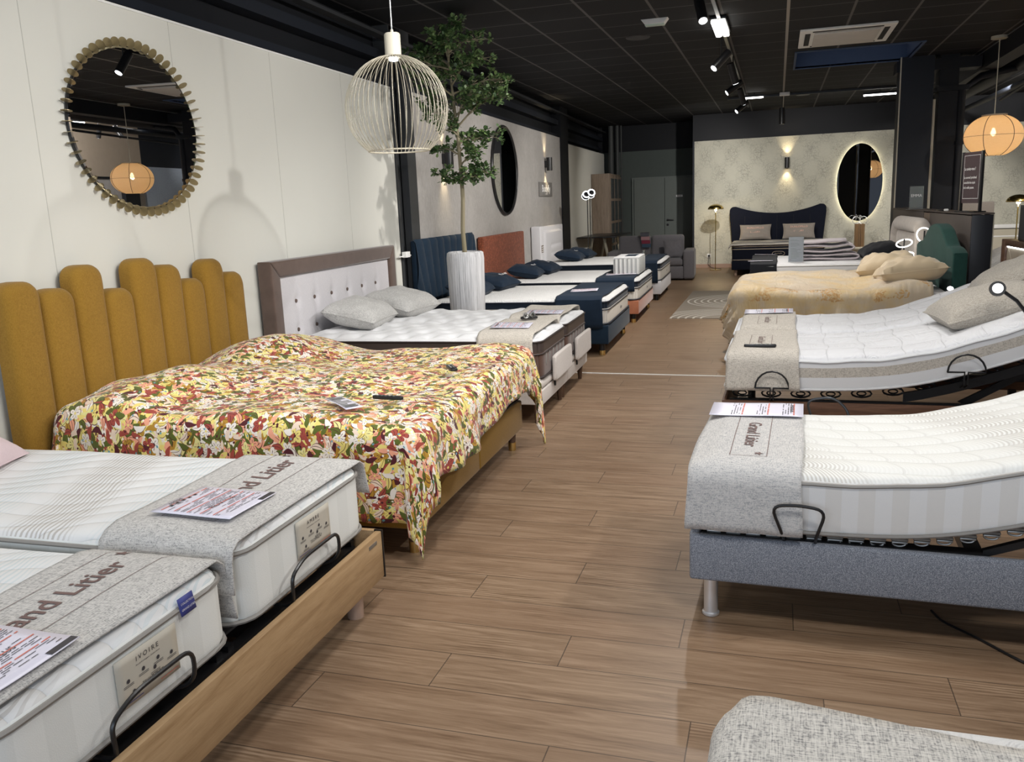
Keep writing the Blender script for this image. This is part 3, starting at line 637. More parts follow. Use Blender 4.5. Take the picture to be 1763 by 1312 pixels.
# right-hand wall, seen mainly in the round mirror
mb = MB(); mb.box(5.1, 5.25, -3.2, 16.3, 2.38, HC); struct('wall_right', mb, M['taupewall'])
mb = MB(); mb.box(5.1, 5.25, -3.2, 16.3, 0, 2.38); struct('wall_right_lower', mb, M['plaster'])
mb = MB(); mb.box(5.1, 5.25, 16.3, 20.5, 0, 2.64); struct('wall_right_back', mb, M['wpblue'])
mb = MB(); mb.box(5.1, 5.25, 16.3, 20.5, 2.64, HC); struct('wall_right_upper', mb, M['navyblack'])
mb = MB(); mb.box(5.0, 5.1, 15.55, 16.0, 0, 2.4); mb.box(5.07, 5.1, -3.2, 16.3, 2.36, 2.40); struct('trim_16', mb, M['black'])
# shop front behind the camera
mb = MB(); mb.box(-3.6, 5.3, -3.2, -3.1, 0, .5); mb.box(-3.6, 5.3, -3.2, -3.1, 2.9, HC)
for x in (-3.6, -1.4, .8, 3.0, 5.1): mb.box(x, x+.12, -3.2, -3.1, .5, 2.9)
struct('wall_front', mb, M['column'])
# black posts behind the display partition
mb = MB(); mb.box(1.65, 2.09, 13.9, 14.3, 0, HC); struct('trim_17', mb, M['navyblack'])
mb = MB(); mb.box(1.642, 1.658, 13.885, 13.91, 0, HC); mb.box(2.10, 2.135, 13.95, 14.2, 0, 2.85); struct('trim_18', mb, M['offwhite'])
mb = MB(); mb.box(2.17, 2.42, 13.95, 14.3, 0, HC); mb.box(2.14, 2.55, 13.9, 14.3, 2.95, 3.02); mb.box(1.6, 2.7, 13.93, 14.3, 3.25, 3.4); struct('trim_19', mb, M['black'])
mb = MB(); mb.tube([(2.47, 13.95, 0), (2.47, 13.95, 2.95), (2.75, 14.2, 3.15), (4.2, 14.3, 3.42)], .05, 12); mb.lathe([(.062, 2.2), (.062, 2.25)], 14, (2.47, 13.95, 0)); struct('trim_20', mb, M['black'], smooth=True)
# black beam and pipes along the right edge of the tiled ceiling
mb = MB(); mb.box(2.72, 2.95, -3, 17.2, 3.22, HC); mb.box(2.705, 2.72, -3, 17.2, 3.425, 3.44); struct('trim_21', mb, M['black'])
mb = MB(); mb.box(2.7, 2.706, 3, 17.2, 3.43, 3.445); struct('trim_22', mb, M['metal_grey'])
mb = MB(); mb.tube([(3.25, -3, 3.28), (3.25, 20, 3.28)], .10, 14); mb.tube([(3.6, -3, 3.15), (3.6, 20.2, 3.15)], .05, 12); mb.tube([(3.02, 9, 3.05), (3.4, 16, 2.95)], .02, 8)
struct('trim_23', mb, M['navyblack'], smooth=True)
# thin pale joint strip across the aisle
mb = MB(); mb.prism([(-3.5, 7.88), (2.0, 7.72), (2.0, 7.745), (-3.5, 7.905)], (0, .005), 'z'); struct('trim_24', mb, plain('aluminium_joint_strip', (.78, .76, .72), .4))
# double door in the recess
mb = MB(); mb.box(-3.53, -1.9, 21.95, 22.0, 0, 2.17); struct('trim_25', mb, M['doorgrey'])
d1 = struct('door_1', MB().box(-3.47, -2.71, 21.92, 21.955, 0, 2.13, .004), M['doorgrey']); d2 = struct('door_2', MB().box(-2.70, -1.92, 21.92, 21.955, 0, 2.13, .004), M['doorgrey'])
mb = MB(); mb.lathe([(.03, 0), (.03, .02)], 16); mb.box(0, .16, -.012, .012, .03, .05, .005); mb.box(-.01, .012, -.012, .012, .0, .05, .003); mb.lathe([(.03, 0), (.03, .012)], 16, (0, -.12, 0))
mb.bm.transform(Matrix.Translation((-2.63, 21.92, 1.1))@Matrix.Rotation(PI/2, 4, 'X')); obj('door_handle', mb, M['metal_black'], d2)
obj('door_handle', MB().box(-1.99, -1.92, 21.87, 21.90, 1.09, 1.11, .004), M['metal_black'], d2)
sg = obj('door_sign', MB().box(-2.42, -2.26, 21.91, 21.92, 1.655, 1.705), M['inkwhite'], d2)
text('sign_lettering', 'ACCUEIL', .028, M['ink'], d2, lambda u, v: Vector((-2.34+u, 21.908, 1.68+v)))

# ------------------------------------------------------------------ bed builders
def softbend(d0, slope, w=.22, dmax=1.45, s2=None):
    """height gained d metres from the foot of an adjustable mattress"""
    def f(d):
        return slope*w*math.log(1+math.exp(min(40, (d-d0)/w*1.6)))/1.6
    return f
FLAT = lambda d: 0.
class Mat:
    """a mattress lying in frame fr: y0..y1 across, x from x_foot back by L"""
    def __init__(s, fr, y0, y1, L, z0, z1, x=0., bend=FLAT):
        s.fr, s.L, s.w, s.z0, s.z1, s.h, s.bend = fr, L, y1-y0, z0, z1, z1-z0, bend
        s.puff = 0.; s.cx, s.cy = x-L/2, (y0+y1)/2; s.o = fr.pt(s.cx, s.cy, z0); s.rot = fr.rot
    def top(s, x, y=0.):
        e = max(0, min(1, (s.L/2-abs(x))/.08, (s.w/2-abs(y))/.08)); return s.h+s.bend(s.L/2-x)+1.6*s.puff*e
    def P(s, x, y, dz=0.): return s.fr.pt(s.cx+x, s.cy+y, s.z0+s.top(x)+dz)
    def slope(s, x): return math.atan((s.top(x+.05)-s.top(x-.05))/.1)
def mattress(m, label, group, top, side, trim, bands=None, bandmats=(), tufts=None, puff=.006, nx=30, ny=14, R=.07, r=.03, tdepth=.016, ts=.045, botcord=True, trims=(), bow=0., scall=0.):
    t = thing('mattress', label, 'mattress', m.o, m.rot, group)
    hx, hy = m.L/2, m.w/2; tp = tufts or []; m.puff = puff
    rng = random.Random(int(abs(m.o[0]*97+m.o[1]*31))); ph = rng.random()*9
    def fn(x, y, z, tt):
        if tt > .97:
            ex = min(1, (hx-abs(x))/.08); ey = min(1, (hy-abs(y))/.08); e = max(0, min(ex, ey)); z += puff*e*(1+.6*math.sin(x*7+ph)*math.sin(y*9+ph))
            for a, b in tp:
                dd = (x-a)**2+(y-b)**2
                if dd < .03: z -= tdepth*math.exp(-dd/ts**2)
        k = m.h/2
        if scall and tt > .6: z += scall*math.sin(x*21+ph)*(tt-.6)*2*(1 if abs(y) > hy-.05 else .3)
        return Vector((x*(1+0*k), y*(1+bow*math.sin(PI*min(1, max(0, tt)))), z+m.bend(hx-x)))
    def mf(k, z):
        if k is None: return 0
        fz = z/m.h
        for lim, sl in (bands or [(.93, 1)]):
            if fz < lim: return sl
        return 0
    mb = MB(); rounded(mb, hx, hy, 0, m.h, r, nx, ny, 10, R, fn, mf)
    obj('ticking', mb, [top, side]+list(bandmats), t)
    def cord(z, rad, mat, nm='piping', out=.002):
        pts = [Vector((p.x, p.y, z+m.bend(hx-p.x)+(scall*math.sin(p.x*21+ph)*.7 if scall and z > m.h*.6 and abs(p.y) > hy-.05 else 0))) for p in rrect(hx+out, hy+out, R, 0, 6, 26)]
        obj(nm, MB().tube(pts, rad, 6, closed=True), mat, t)
    cord(m.h-r*.75, .0075, trim)
    if botcord: cord(r*.5, .0075, trim)
    for z, rad, mt in trims: cord(z, rad, mt)
    m.t = t; return t
def runner(m, x0, x1, dn, df, mat, label, group='', near=-1, wav=.004, name='bed_runner', th=.006, flare=.01, lo=.5, tail=None, ny_=46):
    """cloth strip over the mattress from x0 to x1 (x from the middle, + = foot), hanging dn on the near side, df on the far side"""
    t = thing(name, label, 'bed runner', m.o, m.rot, group or None)
    hy = m.w/2; r = .035; off = .012; tot_top = 2*hy-2*r; arc = r*PI/2
    def prof(s):
        # s<0: near hanging; 0..top
        side = 1 if s > hy else -1; a = abs(s-0)
        return None
    S0 = -(hy-r)-arc-dn; S1 = (hy-r)+arc+df
    def at(s):
        a = abs(s); sg = math.copysign(1, s)
        if a <= hy-r: return s, off, 0.
        if a <= hy-r+arc: q = (a-(hy-r))/r; return sg*((hy-r)+(r+off)*math.sin(q)), -r+(r+off)*math.cos(q), 0.
        d = a-(hy-r)-arc; return sg*(hy+off), -r-d, d
    rng = random.Random(int(abs(m.o[1])*1000)); p1, p2 = rng.random()*6, rng.random()*6
    m.cloth = lambda x, y: m.top(x, y)+.017+max(0, wav*(math.sin(x*14+p2)+math.sin(y*11+p1))*.5)+th/2
    def fn(u, v):
        s = (S0+(S1-S0)*v)*(-near if near > 0 else 1); y, dz, d = at(s); x = x0+(x1-x0)*u
        x += .006*math.sin(y*7+p1)*(1 if u > .5 else -1)*.7
        wz = wav*(math.sin(x*14+p2)+math.sin(y*11+p1))*.5
        if d > 0:
            k = min(1, d/.15); y += math.copysign(abs(wav*2*math.sin(x*16+p1)*k)+flare*k, y); x += (u-.5)*.02*k
        return Vector((x, y, m.top(x, y)+dz+max(0, wz)+.003+(.0 if d > 0 else .002)))
    obj('cloth', MB().grid(22, ny_, fn), mat, t, solid=th)
    m.run = t; return t
def logo_runner(m, t, txt, cx, cy, size, ang, frame=(0, 0), mat=None, star=True, sx=1., clip=None):
    """printed lettering, thin outline and star on the top of a runner"""
    ca, sa = math.cos(ang), math.sin(ang)
    def fn(u, v): x, y = cx+u*ca-v*sa, cy+u*sa+v*ca; return Vector((x, y, m.cloth(x, y)+.0022))
    text('logo_lettering', txt, size, mat or M['inkbrown'], t, fn, bold=size*.012, sx=sx)
    w, h = frame
    if w:
        mb = MB(); q = .0012
        for a, b, c, d in ((-w/2, w/2, h/2-q, h/2+q), (-w/2, w/2, -h/2-q, -h/2+q), (-w/2-q, -w/2+q, -h/2, h/2), (w/2-q, w/2+q, -h/2, h/2)):
            n = 12
            for i in range(n):
                vs = [(a+(b-a)*i/n, c), (a+(b-a)*(i+1)/n, c), (a+(b-a)*(i+1)/n, d), (a+(b-a)*i/n, d)] if b-a > d-c else [(a, c+(d-c)*i/n), (b, c+(d-c)*i/n), (b, c+(d-c)*(i+1)/n), (a, c+(d-c)*(i+1)/n)]
                mb._f([mb.bm.verts.new(fn(*p)) for p in vs])
        if star:
            sc = size*.28; X0, Y0 = w/2-sc*1.6, h/2-sc*1.5
            vs = [mb.bm.verts.new(fn(X0+sc*(1 if i % 2 == 0 else .42)*math.sin(i*PI/5), Y0+sc*(1 if i % 2 == 0 else .42)*math.cos(i*PI/5))) for i in range(10)]
            c0 = mb.bm.verts.new(fn(X0, Y0))
            for i in range(10): mb._f([vs[i], vs[(i+1) % 10], c0])
        obj('printed_outline', mb, mat or M['inkbrown'], t, smooth=False)
def price_sheet(m, cx, cy, w, h, ang, label, title='', sub='', seed=1, dz=.012, bars=5, brand=False, group=None, redw=.35):
    """laminated price sheet lying flat: w across the lines, h along the reading direction"""
    cz = m.cloth if hasattr(m, 'cloth') else (lambda x, y: m.top(x, y)+.004)
    hz = max(cz(cx+a*w/2, cy+b*h/2)-m.bend(m.L/2-cx-a*w/2) for a in (-1, 0, 1) for b in (-1, 0, 1))
    sl = m.slope(cx); p = m.P(cx, cy, hz-m.h+.008-1.6*m.puff*(1 if abs(cx) < m.L/2-.08 and abs(cy) < m.w/2-.08 else 0))
    t = thing('price_sheet', label, 'price sheet', p, 0, group)
    t.rotation_euler = Euler((0, -0, 0)); t.matrix_world = Matrix.Translation(p)@Matrix.Rotation(m.rot, 4, 'Z')@Matrix.Rotation(-sl, 4, 'Y')@Matrix.Rotation(ang, 4, 'Z')
    fz = lambda x, y: .004*math.sin(x*9+seed)+.003*math.sin(y*11)
    fn0 = lambda u, v: Vector(((u-.5)*w, (v-.5)*h, fz((u-.5)*w, (v-.5)*h)))
    obj('sheet', MB().grid(8, 8, fn0), M['paper'], t, solid=.0012)
    fn = lambda u, v: Vector((u, v, fz(u, v)+.0022))
    rng = random.Random(seed); mr, mk = MB(), MB()
    def q(mb, x0, x1, y0, y1): mb._f([mb.bm.verts.new(fn(*p)) for p in ((x0, y0), (x1, y0), (x1, y1), (x0, y1))])
    for i in range(bars):
        y = h/2-.10*h-(i*.82*h/bars)
        x = -w*.44
        while x < w*.42:
            l = w*rng.uniform(.25, .5); q(mr, x, min(x+l, w*.44), y-h*.006, y+h*.008); x += l+w*.03
        for k in range(4):
            yy = y-h*.03-k*h*.028; x = -w*.44
            while x < w*.4:
                l = w*rng.uniform(.04, .16)
                if rng.random() < .6: q(mk, x, min(x+l, w*.44), yy-h*.004, yy+h*.004)
                x += l+w*.02
    for k in range(5): q(mk, -w*.3+k*w*.11, -w*.3+k*w*.11+w*.05, h*.36, h*.36+h*.045)
    if brand: q(mk, w*.2, w*.49, -h*.49, -h*.42)
    obj('red_rules', mr, M['inkred'], t, smooth=False); obj('small_print', mk, M['ink'], t, smooth=False)
    if title: text('title_lettering', title, h*.085, M['ink'], t, lambda u, v: fn(u-w*.12, v+h*.43), sx=.9)
    if sub: text('subtitle_lettering', sub, h*.10, M['ink'], t, lambda u, v: fn(u, v-h*.09), sx=.8)
    return t
def pillow(w, d, h, mat, label, loc, rz=0., rx=0., ry=0., cat='pillow', group=None, seed=0, name='pillow', seam=True, txt=None, wr=.012, pinch=.07, txtmat=None, ts=.05, flange=0.):
    """w along local y, d along local x"""
    t = thing(name, label, cat, loc, 0, group); t.rotation_euler = (rx, ry, rz)
    rng = random.Random(seed); ph = [rng.random()*6 for _ in range(6)]
    def surf(sg):
        def fn(u, v):
            a, b = 2*u-1, 2*v-1
            sx = 1-pinch*(1-b*b)*abs(a)**2; sy = 1-pinch*(1-a*a)*abs(b)**2
            e = max(0, (1-abs(a)**2.6))*max(0, (1-abs(b)**2.6)); z = sg*h/2*e**.42
            if abs(a) < .999 and abs(b) < .999: z += wr*e**.3*(math.sin(5*a+3*b+ph[0])+.6*math.sin(9*b-4*a+ph[1])+.5*math.sin(14*a+ph[2]+3*math.sin(b*4)))*.5*(1 if sg > 0 else .3)
            if sg < 0: z = max(z, -h*.38)
            return Vector((a*sx*d/2, b*sy*w/2, z))
        return fn
    mb = MB(); mb.grid(22, 26, surf(1)); mb.grid(22, 26, surf(-1)); o = obj('pillow_case', mb, mat, t, weld=.0005)
    if seam:
        pts = []
        for i in range(60):
            k = i/60*4; s = int(k); f = (k-s)*2-1
            a, b = ((f, -1), (1, f), (-f, 1), (-1, -f))[s]; pts.append((a*(1-pinch*(1-b*b))*d/2, b*(1-pinch*(1-a*a))*w/2, 0))
        obj('seam', MB().tube(pts, .003, 5, closed=True), mat, t)
    if txt: text('lettering', txt, ts, txtmat or M['inkwhite'], t, lambda u, v: surf(1)(.5+(-v)/d+.20, .5+(u)/w)+Vector((0, 0, .018)))
    return t
def leg_parts(t, pts, r0, r1, z1, mat, cap=None, caph=.05, n=14, square=False):
    for x, y in pts:
        mb = MB()
        mb.lathe([(r1, (caph if cap else 0)), (r0, z1)], n, (x, y, 0)); l = obj('leg', mb, mat, t)
        if cap: obj('leg_cap', MB().lathe([(r1+.001, 0), (r1+.003, caph)], n, (x, y, 0)), cap, l)
def drape(name, label, cat, fr, L, Wd, ztop, mat, of=.3, on=.4, off_=.4, oh=0., r=.05, cell=.03, bump=None, amp=.02, flare=.04, zmin=.01, wr=.006, seed=3, th=.01, group=None, x=0., near=-1, kf=26., part='cover', clipfar=None, corner=1., varf=None):
    """bed cover; x=0 foot .. -L head; near side = -y when near<0"""
    t = thing(name, label, cat, fr.pt(x, 0, ztop), fr.rot, group)
    n1, n2 = (on, off_) if near < 0 else (off_, on)
    nu = int((L+of+oh)/cell); nv = int((Wd+n1+n2)/cell); rng = random.Random(seed); ph = [rng.random()*6 for _ in range(8)]
    def sh(u, v): return -oh+(L+of+oh)*u, -n1+(Wd+n1+n2)*v
    def fn(u, v):
        a, b = sh(u, v)
        ofm = varf(b) if varf else 1.
        ex = (a-L)*(ofm if a > L else 1) if a > L else (a if a < 0 else 0.); ey = b-Wd if b > Wd else (b if b < 0 else 0.)
        cx = min(max(a, 0), L); cy = min(max(b, 0), Wd); e = math.hypot(ex, ey)
        nz = noise.noise(Vector((a*2.1+seed, b*2.1, .3)))*.6+noise.noise(Vector((a*5+seed, b*4.3, 1.3)))*.4
        z = 0.
        if e > 0:
            dx, dy = ex/e, ey/e
            if ex and ey: e *= corner
            if e < r*PI/2: q = e/r; o = r*math.sin(q); z = -r*(1-math.cos(q))
            else:
                d = e-r*PI/2; k = min(1, d/.2)
                per = (a if ey and not ex else b if ex and not ey else math.atan2(abs(ey), abs(ex))*.6+a+b)
                o = r+flare*k+amp*k*(math.sin(per*kf+ph[0]+1.5*math.sin(per*5+ph[1]))*.6+math.sin(per*kf*.43+ph[2])*.5)
                z = -(r+d)
            cx += dx*o; cy += dy*o
        zz = z+(bump(cx-L, cy-Wd/2) if bump else 0)*(1 if e == 0 else max(0, 1-e/.25))+wr*nz*(1.6 if e == 0 else .8)
        if ztop+zz < zmin: zz = zmin-ztop+.004*math.sin(a*40)
        return Vector((cx-L, cy-Wd/2, zz))
    mb = MB(); mb.grid(nu, nv, fn, lambda u, v: sh(u, v)); o = obj(part, mb, mat, t, solid=th); t['part'] = part; del t['part']
    return t
def stop_loop(t, pts, r=.006, name='mattress_stop'):
    """bent black rod that keeps a mattress from sliding"""
    P = [Vector(p) for p in pts]; out = [P[0]]
    for i in range(1, len(P)-1):
        a, b, c = P[i-1], P[i], P[i+1]; d = min(.05, (a-b).length*.45, (c-b).length*.45); s, e = b+(a-b).normalized()*d, b+(c-b).normalized()*d
        for k in range(6): q = k/5; out.append((1-q)**2*s+2*q*(1-q)*b+q*q*e)
    out.append(P[-1]); return obj(name, MB().tube(out, r, 7), M['metal_black'], t)
def remote(m, x, y, ang, label, w=.045, l=.16, dz=.02, name='remote_control', grey=True, loc=None):
    p = loc or m.P(x, y, dz); t = thing(name, label, 'remote control', p, (m.rot if m else 0)+ang)
    mb = MB(); rounded(mb, l/2, w/2, 0, .018, .006, 4, 2, 1, .02); obj('body', mb, M['metal_black'], t)
    mb = MB()
    for i in range(5):
        for j in (-1, 1): mb.box(-l*.3+i*l*.13-.005, -l*.3+i*l*.13+.005, j*w*.2-.005, j*w*.2+.005, .0175, .020, .001)
    obj('buttons', mb, M['metal_grey'], t); return t

# ================================================================== LEFT ROW
# ---- oak bed in the front left corner
f0 = Frame(-1.56, 2.03, .02)
t = thing('adjustable_bed', 'light oak bed frame with twin mattresses and black wire stops, front left', 'bed', f0.pt(0, 0), f0.rot)
obj('foot_board', MB().box(.035, .062, -.97, .92, .13, .325, .003), M['oak'], t)
obj('corner_bracket', MB().box(.03, .066, .92, .926, .125, .33), M['metal_black'], t)
obj('name_plate', MB().box(.062, .064, .80, .87, .288, .303, .001), M['metal_grey'], t)
for s in (-1, 1): obj('side_board', MB().box(-2.02, .03, s*.93-.0125+(-.02 if s < 0 else 0), s*.93+.0125+(-.02 if s < 0 else 0), .13, .325, .003), M['oak'], t)
mb = MB()
for a in (-.90, -.03, .03, .88): mb.box(-1.98, -.05, a-.015, a+.015, .25, .29)
for x in (-.06, -1.0, -1.97): mb.box(x-.02, x+.02, -.9, .88, .24, .27)
for a in (-.55, .35): mb.box(-1.9, -.1, a-.05, a+.05, .15, .2)
obj('steel_frame', mb, M['metal_black'], t)
for i in range(12):
    for s in (-1, 1): obj('slat', MB().box(-.16-i*.155, -.095-i*.155, .45*s-.40, .45*s+.40, .292, .302, .003), M['slat'], t)
leg_parts(t, ((-.02, .80), (-.02, -.85), (-1.95, .8), (-1.95, -.85)), .036, .033, .14, M['oakleg'])
for y0, y1 in ((-.57, -.26), (.27, .60)):
    stop_loop(t, [(-.06, y0+.02, .30), (.02, y0+.02, .30), (.040, y0, .345), (.045, y0-.01, .42), (.045, y0+.08, .452), (.045, y1, .45), (.04, y1, .34), (-.06, y1-.01, .31)], .0065)
mA = Mat(f0, -.90, .0, 1.98, .335, .575); mB = Mat(f0, .03, .93, 1.98, .335, .605)
for m, lb in ((mA, 'white striped mattress nearest the camera on the oak bed, front left'), (mB, 'white striped mattress on the oak bed, the one beside the floral duvet')):
    mattress(m, lb, 'twin mattresses on the oak bed', M['wave'], M['sidewhite'], M['greytrim'], R=.10, r=.035, puff=.012, nx=40, ny=16)
E0 = .99
for m, nm in ((mA, 'IVOIRE'), (mB, 'AMBRE')):
    t = m.t; cy = (1.64 if m is mA else 2.52)-(2.03+m.cy); w, h = .225, .135
    z1 = m.h-.045
    fn = lambda u, v, z1=z1, cy=cy: Vector((E0+.0075+.006*math.sin(u*5)+(.012*(v-.0)**2), cy+u, z1-h/2+v))
    o = obj('brand_card', MB().grid(8, 6, lambda a, b: fn((a-.5)*w, (b-.5)*h)), M['tagbeige'], t, solid=.002)
    fp = lambda u, v: fn(u, v)+Vector((.0022, 0, 0))
    text('card_lettering', nm[:1]+' '+' '.join(nm[1:]), .019, M['ink'], t, lambda u, v: fp(u, v+.043))
    text('card_lettering', 'Accueil Enveloppant - Soutien ferme', .006, M['ink'], t, lambda u, v: fp(u, v+.027))
    text('card_lettering', 'TECHNILAT', .015, M['ink'], t, lambda u, v: fp(u+.01, v-.033))
    mb = MB()
    for a, b, c, d in ((-.105, -.03, -.0585, -.0565),): mb._f([mb.bm.verts.new(fp(*p)) for p in ((a, c), (b, c), (b, d), (a, d))])
    obj('blue_rule', mb, M['inkblue'], t, smooth=False)
    mb = MB(); mb._f([mb.bm.verts.new(fp(*p)) for p in ((.035, -.0585), (.105, -.0585), (.105, -.0565), (.035, -.0565))]); obj('red_rule', mb, M['inkred'], t, smooth=False)
    mb = MB()
    for a, b in ((-.075, -.0), (-.02, .006), (.035, .008), (.085, -.004), (-.06, -.035), (.02, -.012)):
        vs = [mb.bm.verts.new(fp(a+.006*math.cos(k*PI/4), b+.006*math.sin(k*PI/4))) for k in range(8)]; mb._f(vs)
        for k in range(2): mb._f([mb.bm.verts.new(fp(*p)) for p in ((a-.018, b-.011-k*.004), (a+.018, b-.011-k*.004), (a+.018, b-.0095-k*.004), (a-.018, b-.0095-k*.004))])
    obj('printed_icons', mb, M['ink'], t, smooth=False)
t = mA.t; mb = MB(); mb.grid(2, 3, lambda a, b: Vector((E0+.004+.01*(1-b), -.10+.75*0+.30+a*.065, .205+b*.05-.01))); obj('fabric_label', mb, M['inkblue'], t, solid=.001)
text('label_lettering', 'COLLECTION', .009, M['inkwhite'], t, lambda u, v: Vector((E0+.012, .2325+u, .228+v)))
text('label_lettering', 'GRAND LITIER', .009, M['inkwhite'], t, lambda u, v: Vector((E0+.015, .2325+u, .212+v)))
rA = runner(mA, .52, .965, .10, .16, M['tweed'], 'grey tweed runner with large brown lettering on the nearest left mattress', 'tweed runners with lettering on the oak bed', name='bed_runner')
logo_runner(mA, rA, 'Grand Litier', .715, .06, .105, PI/2, (.76, .20))
rB = runner(mB, .50, .985, .10, .10, M['tweed'], 'grey tweed runner under the sheet beside the floral duvet on the oak bed', 'tweed runners with lettering on the oak bed', wav=.008)
logo_runner(mB, rB, 'Grand Litier', .745, .05, .105, PI/2, (.76, .20))
def onfeet(fr, m, X, Y):
    dx, dy = X-m.o[0], Y-m.o[1]; c, s = math.cos(m.rot), math.sin(m.rot); return dx*c+dy*s, -dx*s+dy*c
x, y = onfeet(f0, mB, -1.80, 2.31); price_sheet(mB, x, y, .28, .30, PI/2, 'price sheet headed Ambre Relax Plus on tweed runner, middle of oak bed', 'AMBRE', 'RELAX PLUS', 3, brand=True)
x, y = onfeet(f0, mA, -1.74, 1.345); price_sheet(mA, x, y, .28, .30, PI/2, 'price sheet cut by the left edge of the photo, on the nearest runner', 'IVOIRE', 'RELAX PLUS', 5, brand=True)
pillow(.62, .50, .17, M['pink'], 'pale pink pillow leaning at the left edge beside the mustard headboard', (-3.22, 2.42, .73), rz=.35, ry=.42, seed=4)

# ---- mustard bed with floral duvet
f1 = Frame(-1.585, 4.36, .022)
t = thing('headboard', 'mustard headboard of nine rounded upright tubes of uneven height', 'headboard', (wx(4.2)+.02, 4.2, 0), WA)
hs = (1.335, 1.28, 1.385, 1.235, 1.39, 1.335, 1.23, 1.34, 1.235); wt = .2255
for i, h in enumerate(hs):
    yc = -1.02+wt*(i+.5)-.01; hw = wt/2-.001; R = hw*.97
    ol = [(yc-hw, .12), (yc+hw, .12)]+[(yc+hw*math.copysign(abs(math.cos(a))**.75, math.cos(a)), h-.085+.085*math.sin(a)**.85) for a in [PI*k/14 for k in range(15)]]
    mb = MB(); b = bmesh.new()
    # padded channel: bulging front
    prof = []
    n = len(ol); cy_, cz_ = yc, .7
    A = [b.verts.new((.02, u, v)) for u, v in ol]; rings = [A]
    for dx, ins in ((.085, 0.), (.105, .010), (.120, .028), (.128, .055)):
        ring = []
        for u, v in ol:
            uu = yc+(u-yc)*(1-ins/hw*.9); vv = v-(ins*.9 if v > h-.09 else 0) if v > .2 else v
            ring.append(b.verts.new((dx, uu, vv)))
        rings.append(ring)
    for P_, Q_ in zip(rings, rings[1:]):
        for k in range(n): b.faces.new([P_[k], P_[(k+1) % n], Q_[(k+1) % n], Q_[k]])
    b.faces.new(A[::-1]); b.faces.new(rings[-1]); bmesh.ops.recalc_face_normals(b, faces=b.faces[:]); mb.merge(b)
    obj('tube_panel', mb, M['mustard'], t)
obj('backing_board', MB().box(.0, .022, -1.0, .98, .10, 1.16), M['black'], t)
t = thing('bed', 'mustard upholstered bed with brass tipped legs under the floral duvet', 'bed', f1.pt(0, 0), f1.rot)
for a, b in ((-.93, -.004), (.004, .93)): obj('base_box', MB().box(-1.98, 0, a, b, .135, .33, .012, 3), M['mustard'], t)
obj('side_label', MB().box(0, .002, .88, .905, .27, .30), M['metal_grey'], t)
leg_parts(t, ((-.06, -.86), (-.06, .86), (-1.9, -.86), (-1.9, .86)), .030, .024, .14, M['walnutleg'], M['gold'], .055)
m = Mat(f1, -.93, .93, 1.98, .345, .62); mattress(m, 'mattress under the floral duvet, its black border painted as the shadow gap', '', M['ticking'], M['black'], M['black'], R=.1, nx=12, ny=8)  # black sides stand in for the shade between duvet and base
def fb(x, y):
    z = .135*math.exp(-((x+1.62)/.32)**2)*(.6+.4*math.exp(-((abs(y)-.45)/.4)**2))+.02*math.sin(x*4+y*2)+.012*math.sin(y*7-x*3)+.010*math.sin(x*11+y*4)*math.sin(y*9)
    return z+.03*math.exp(-((x+.45)/.25)**2-((y-.55)/.3)**2)
drape('duvet', 'multicoloured floral print duvet spread over the mustard bed', 'duvet', f1, 1.86, 1.92, .668, M['floral'], of=.30, on=.50, off_=.34, oh=.12, r=.085, cell=.025, bump=fb, amp=.028, flare=.03, wr=.02, seed=5, th=.012, kf=17., part='printed_cover', corner=1.12,
      varf=lambda b: 1.0+.14*math.sin(b*3.1+.5)+(.22 if b < .05 else 0)+(.35*max(0, (b-1.75))/.2))
remote(m, .80, -.16, -.1, 'long slim black remote lying on the middle of the floral duvet', .034, .17, loc=(-1.80, 3.68, .70))
remote(m, .80, .4, -1.0, 'small black remote near the far foot corner of the floral duvet', .045, .15, loc=(-1.75, 4.42, .705))
t = thing('price_strip', 'narrow pale price slip lying on the floral duvet', 'price slip', (-1.98, 3.56, .705), -.72)
obj('slip', MB().grid(8, 2, lambda a, b: Vector(((a-.5)*.30, (b-.5)*.085, .006*math.sin(a*3)))), M['paper'], t, solid=.0015)
mb = MB()
for i in range(9): mb.box(-.13+i*.03, -.112+i*.03, -.035, .03 if i % 3 else .0, .0065, .0075)
obj('small_print', mb, M['metal_grey'], t)

# ---- taupe framed bed with white tufted panel
f2 = Frame(-1.645, 6.76, .025)
HB = Frame(wx(6.70)+.02, 6.72, WA)
t = thing('headboard', 'brown velvet framed headboard with pale buttoned panel', 'headboard', HB.pt(0, 0), HB.rot)
W2, H2, b_ = 1.17, 1.265, .125
for nm, y0, y1, z0, z1 in (('top_rail', -W2, W2, H2-b_, H2), ('side_rail', -W2, -W2+b_, .1, H2-b_), ('side_rail', W2-b_, W2, .1, H2-b_)):
    mb = MB()
    if nm == 'top_rail': ol = [(-W2, H2), (W2, H2), (W2-b_, H2-b_), (-W2+b_, H2-b_)]
    elif y0 < 0: ol = [(-W2, .1), (-W2, H2), (-W2+b_, H2-b_), (-W2+b_, .1)]
    else: ol = [(W2, .1), (W2-b_, .1), (W2-b_, H2-b_), (W2, H2)]
    mb.prism(ol, (0, .125), 'x', .018); obj(nm, mb, M['taupevelvet'], t)
mb = MB(); bt = [(-.76+i*.305, .93) for i in range(6)]+[(-.76+i*.305, .70) for i in range(6)]
def pf(u, v):
    y, z = -W2+b_+(2*W2-2*b_)*u, .3+(H2-b_-.3)*v; x = .09
    for a, c in bt: x -= .02*math.exp(-((y-a)**2+(z-c)**2)/.0018)+.006*math.exp(-((y-a)**2)/.0006)*math.exp(-((z-c)**2)/.02)
    return Vector((x, y, z))
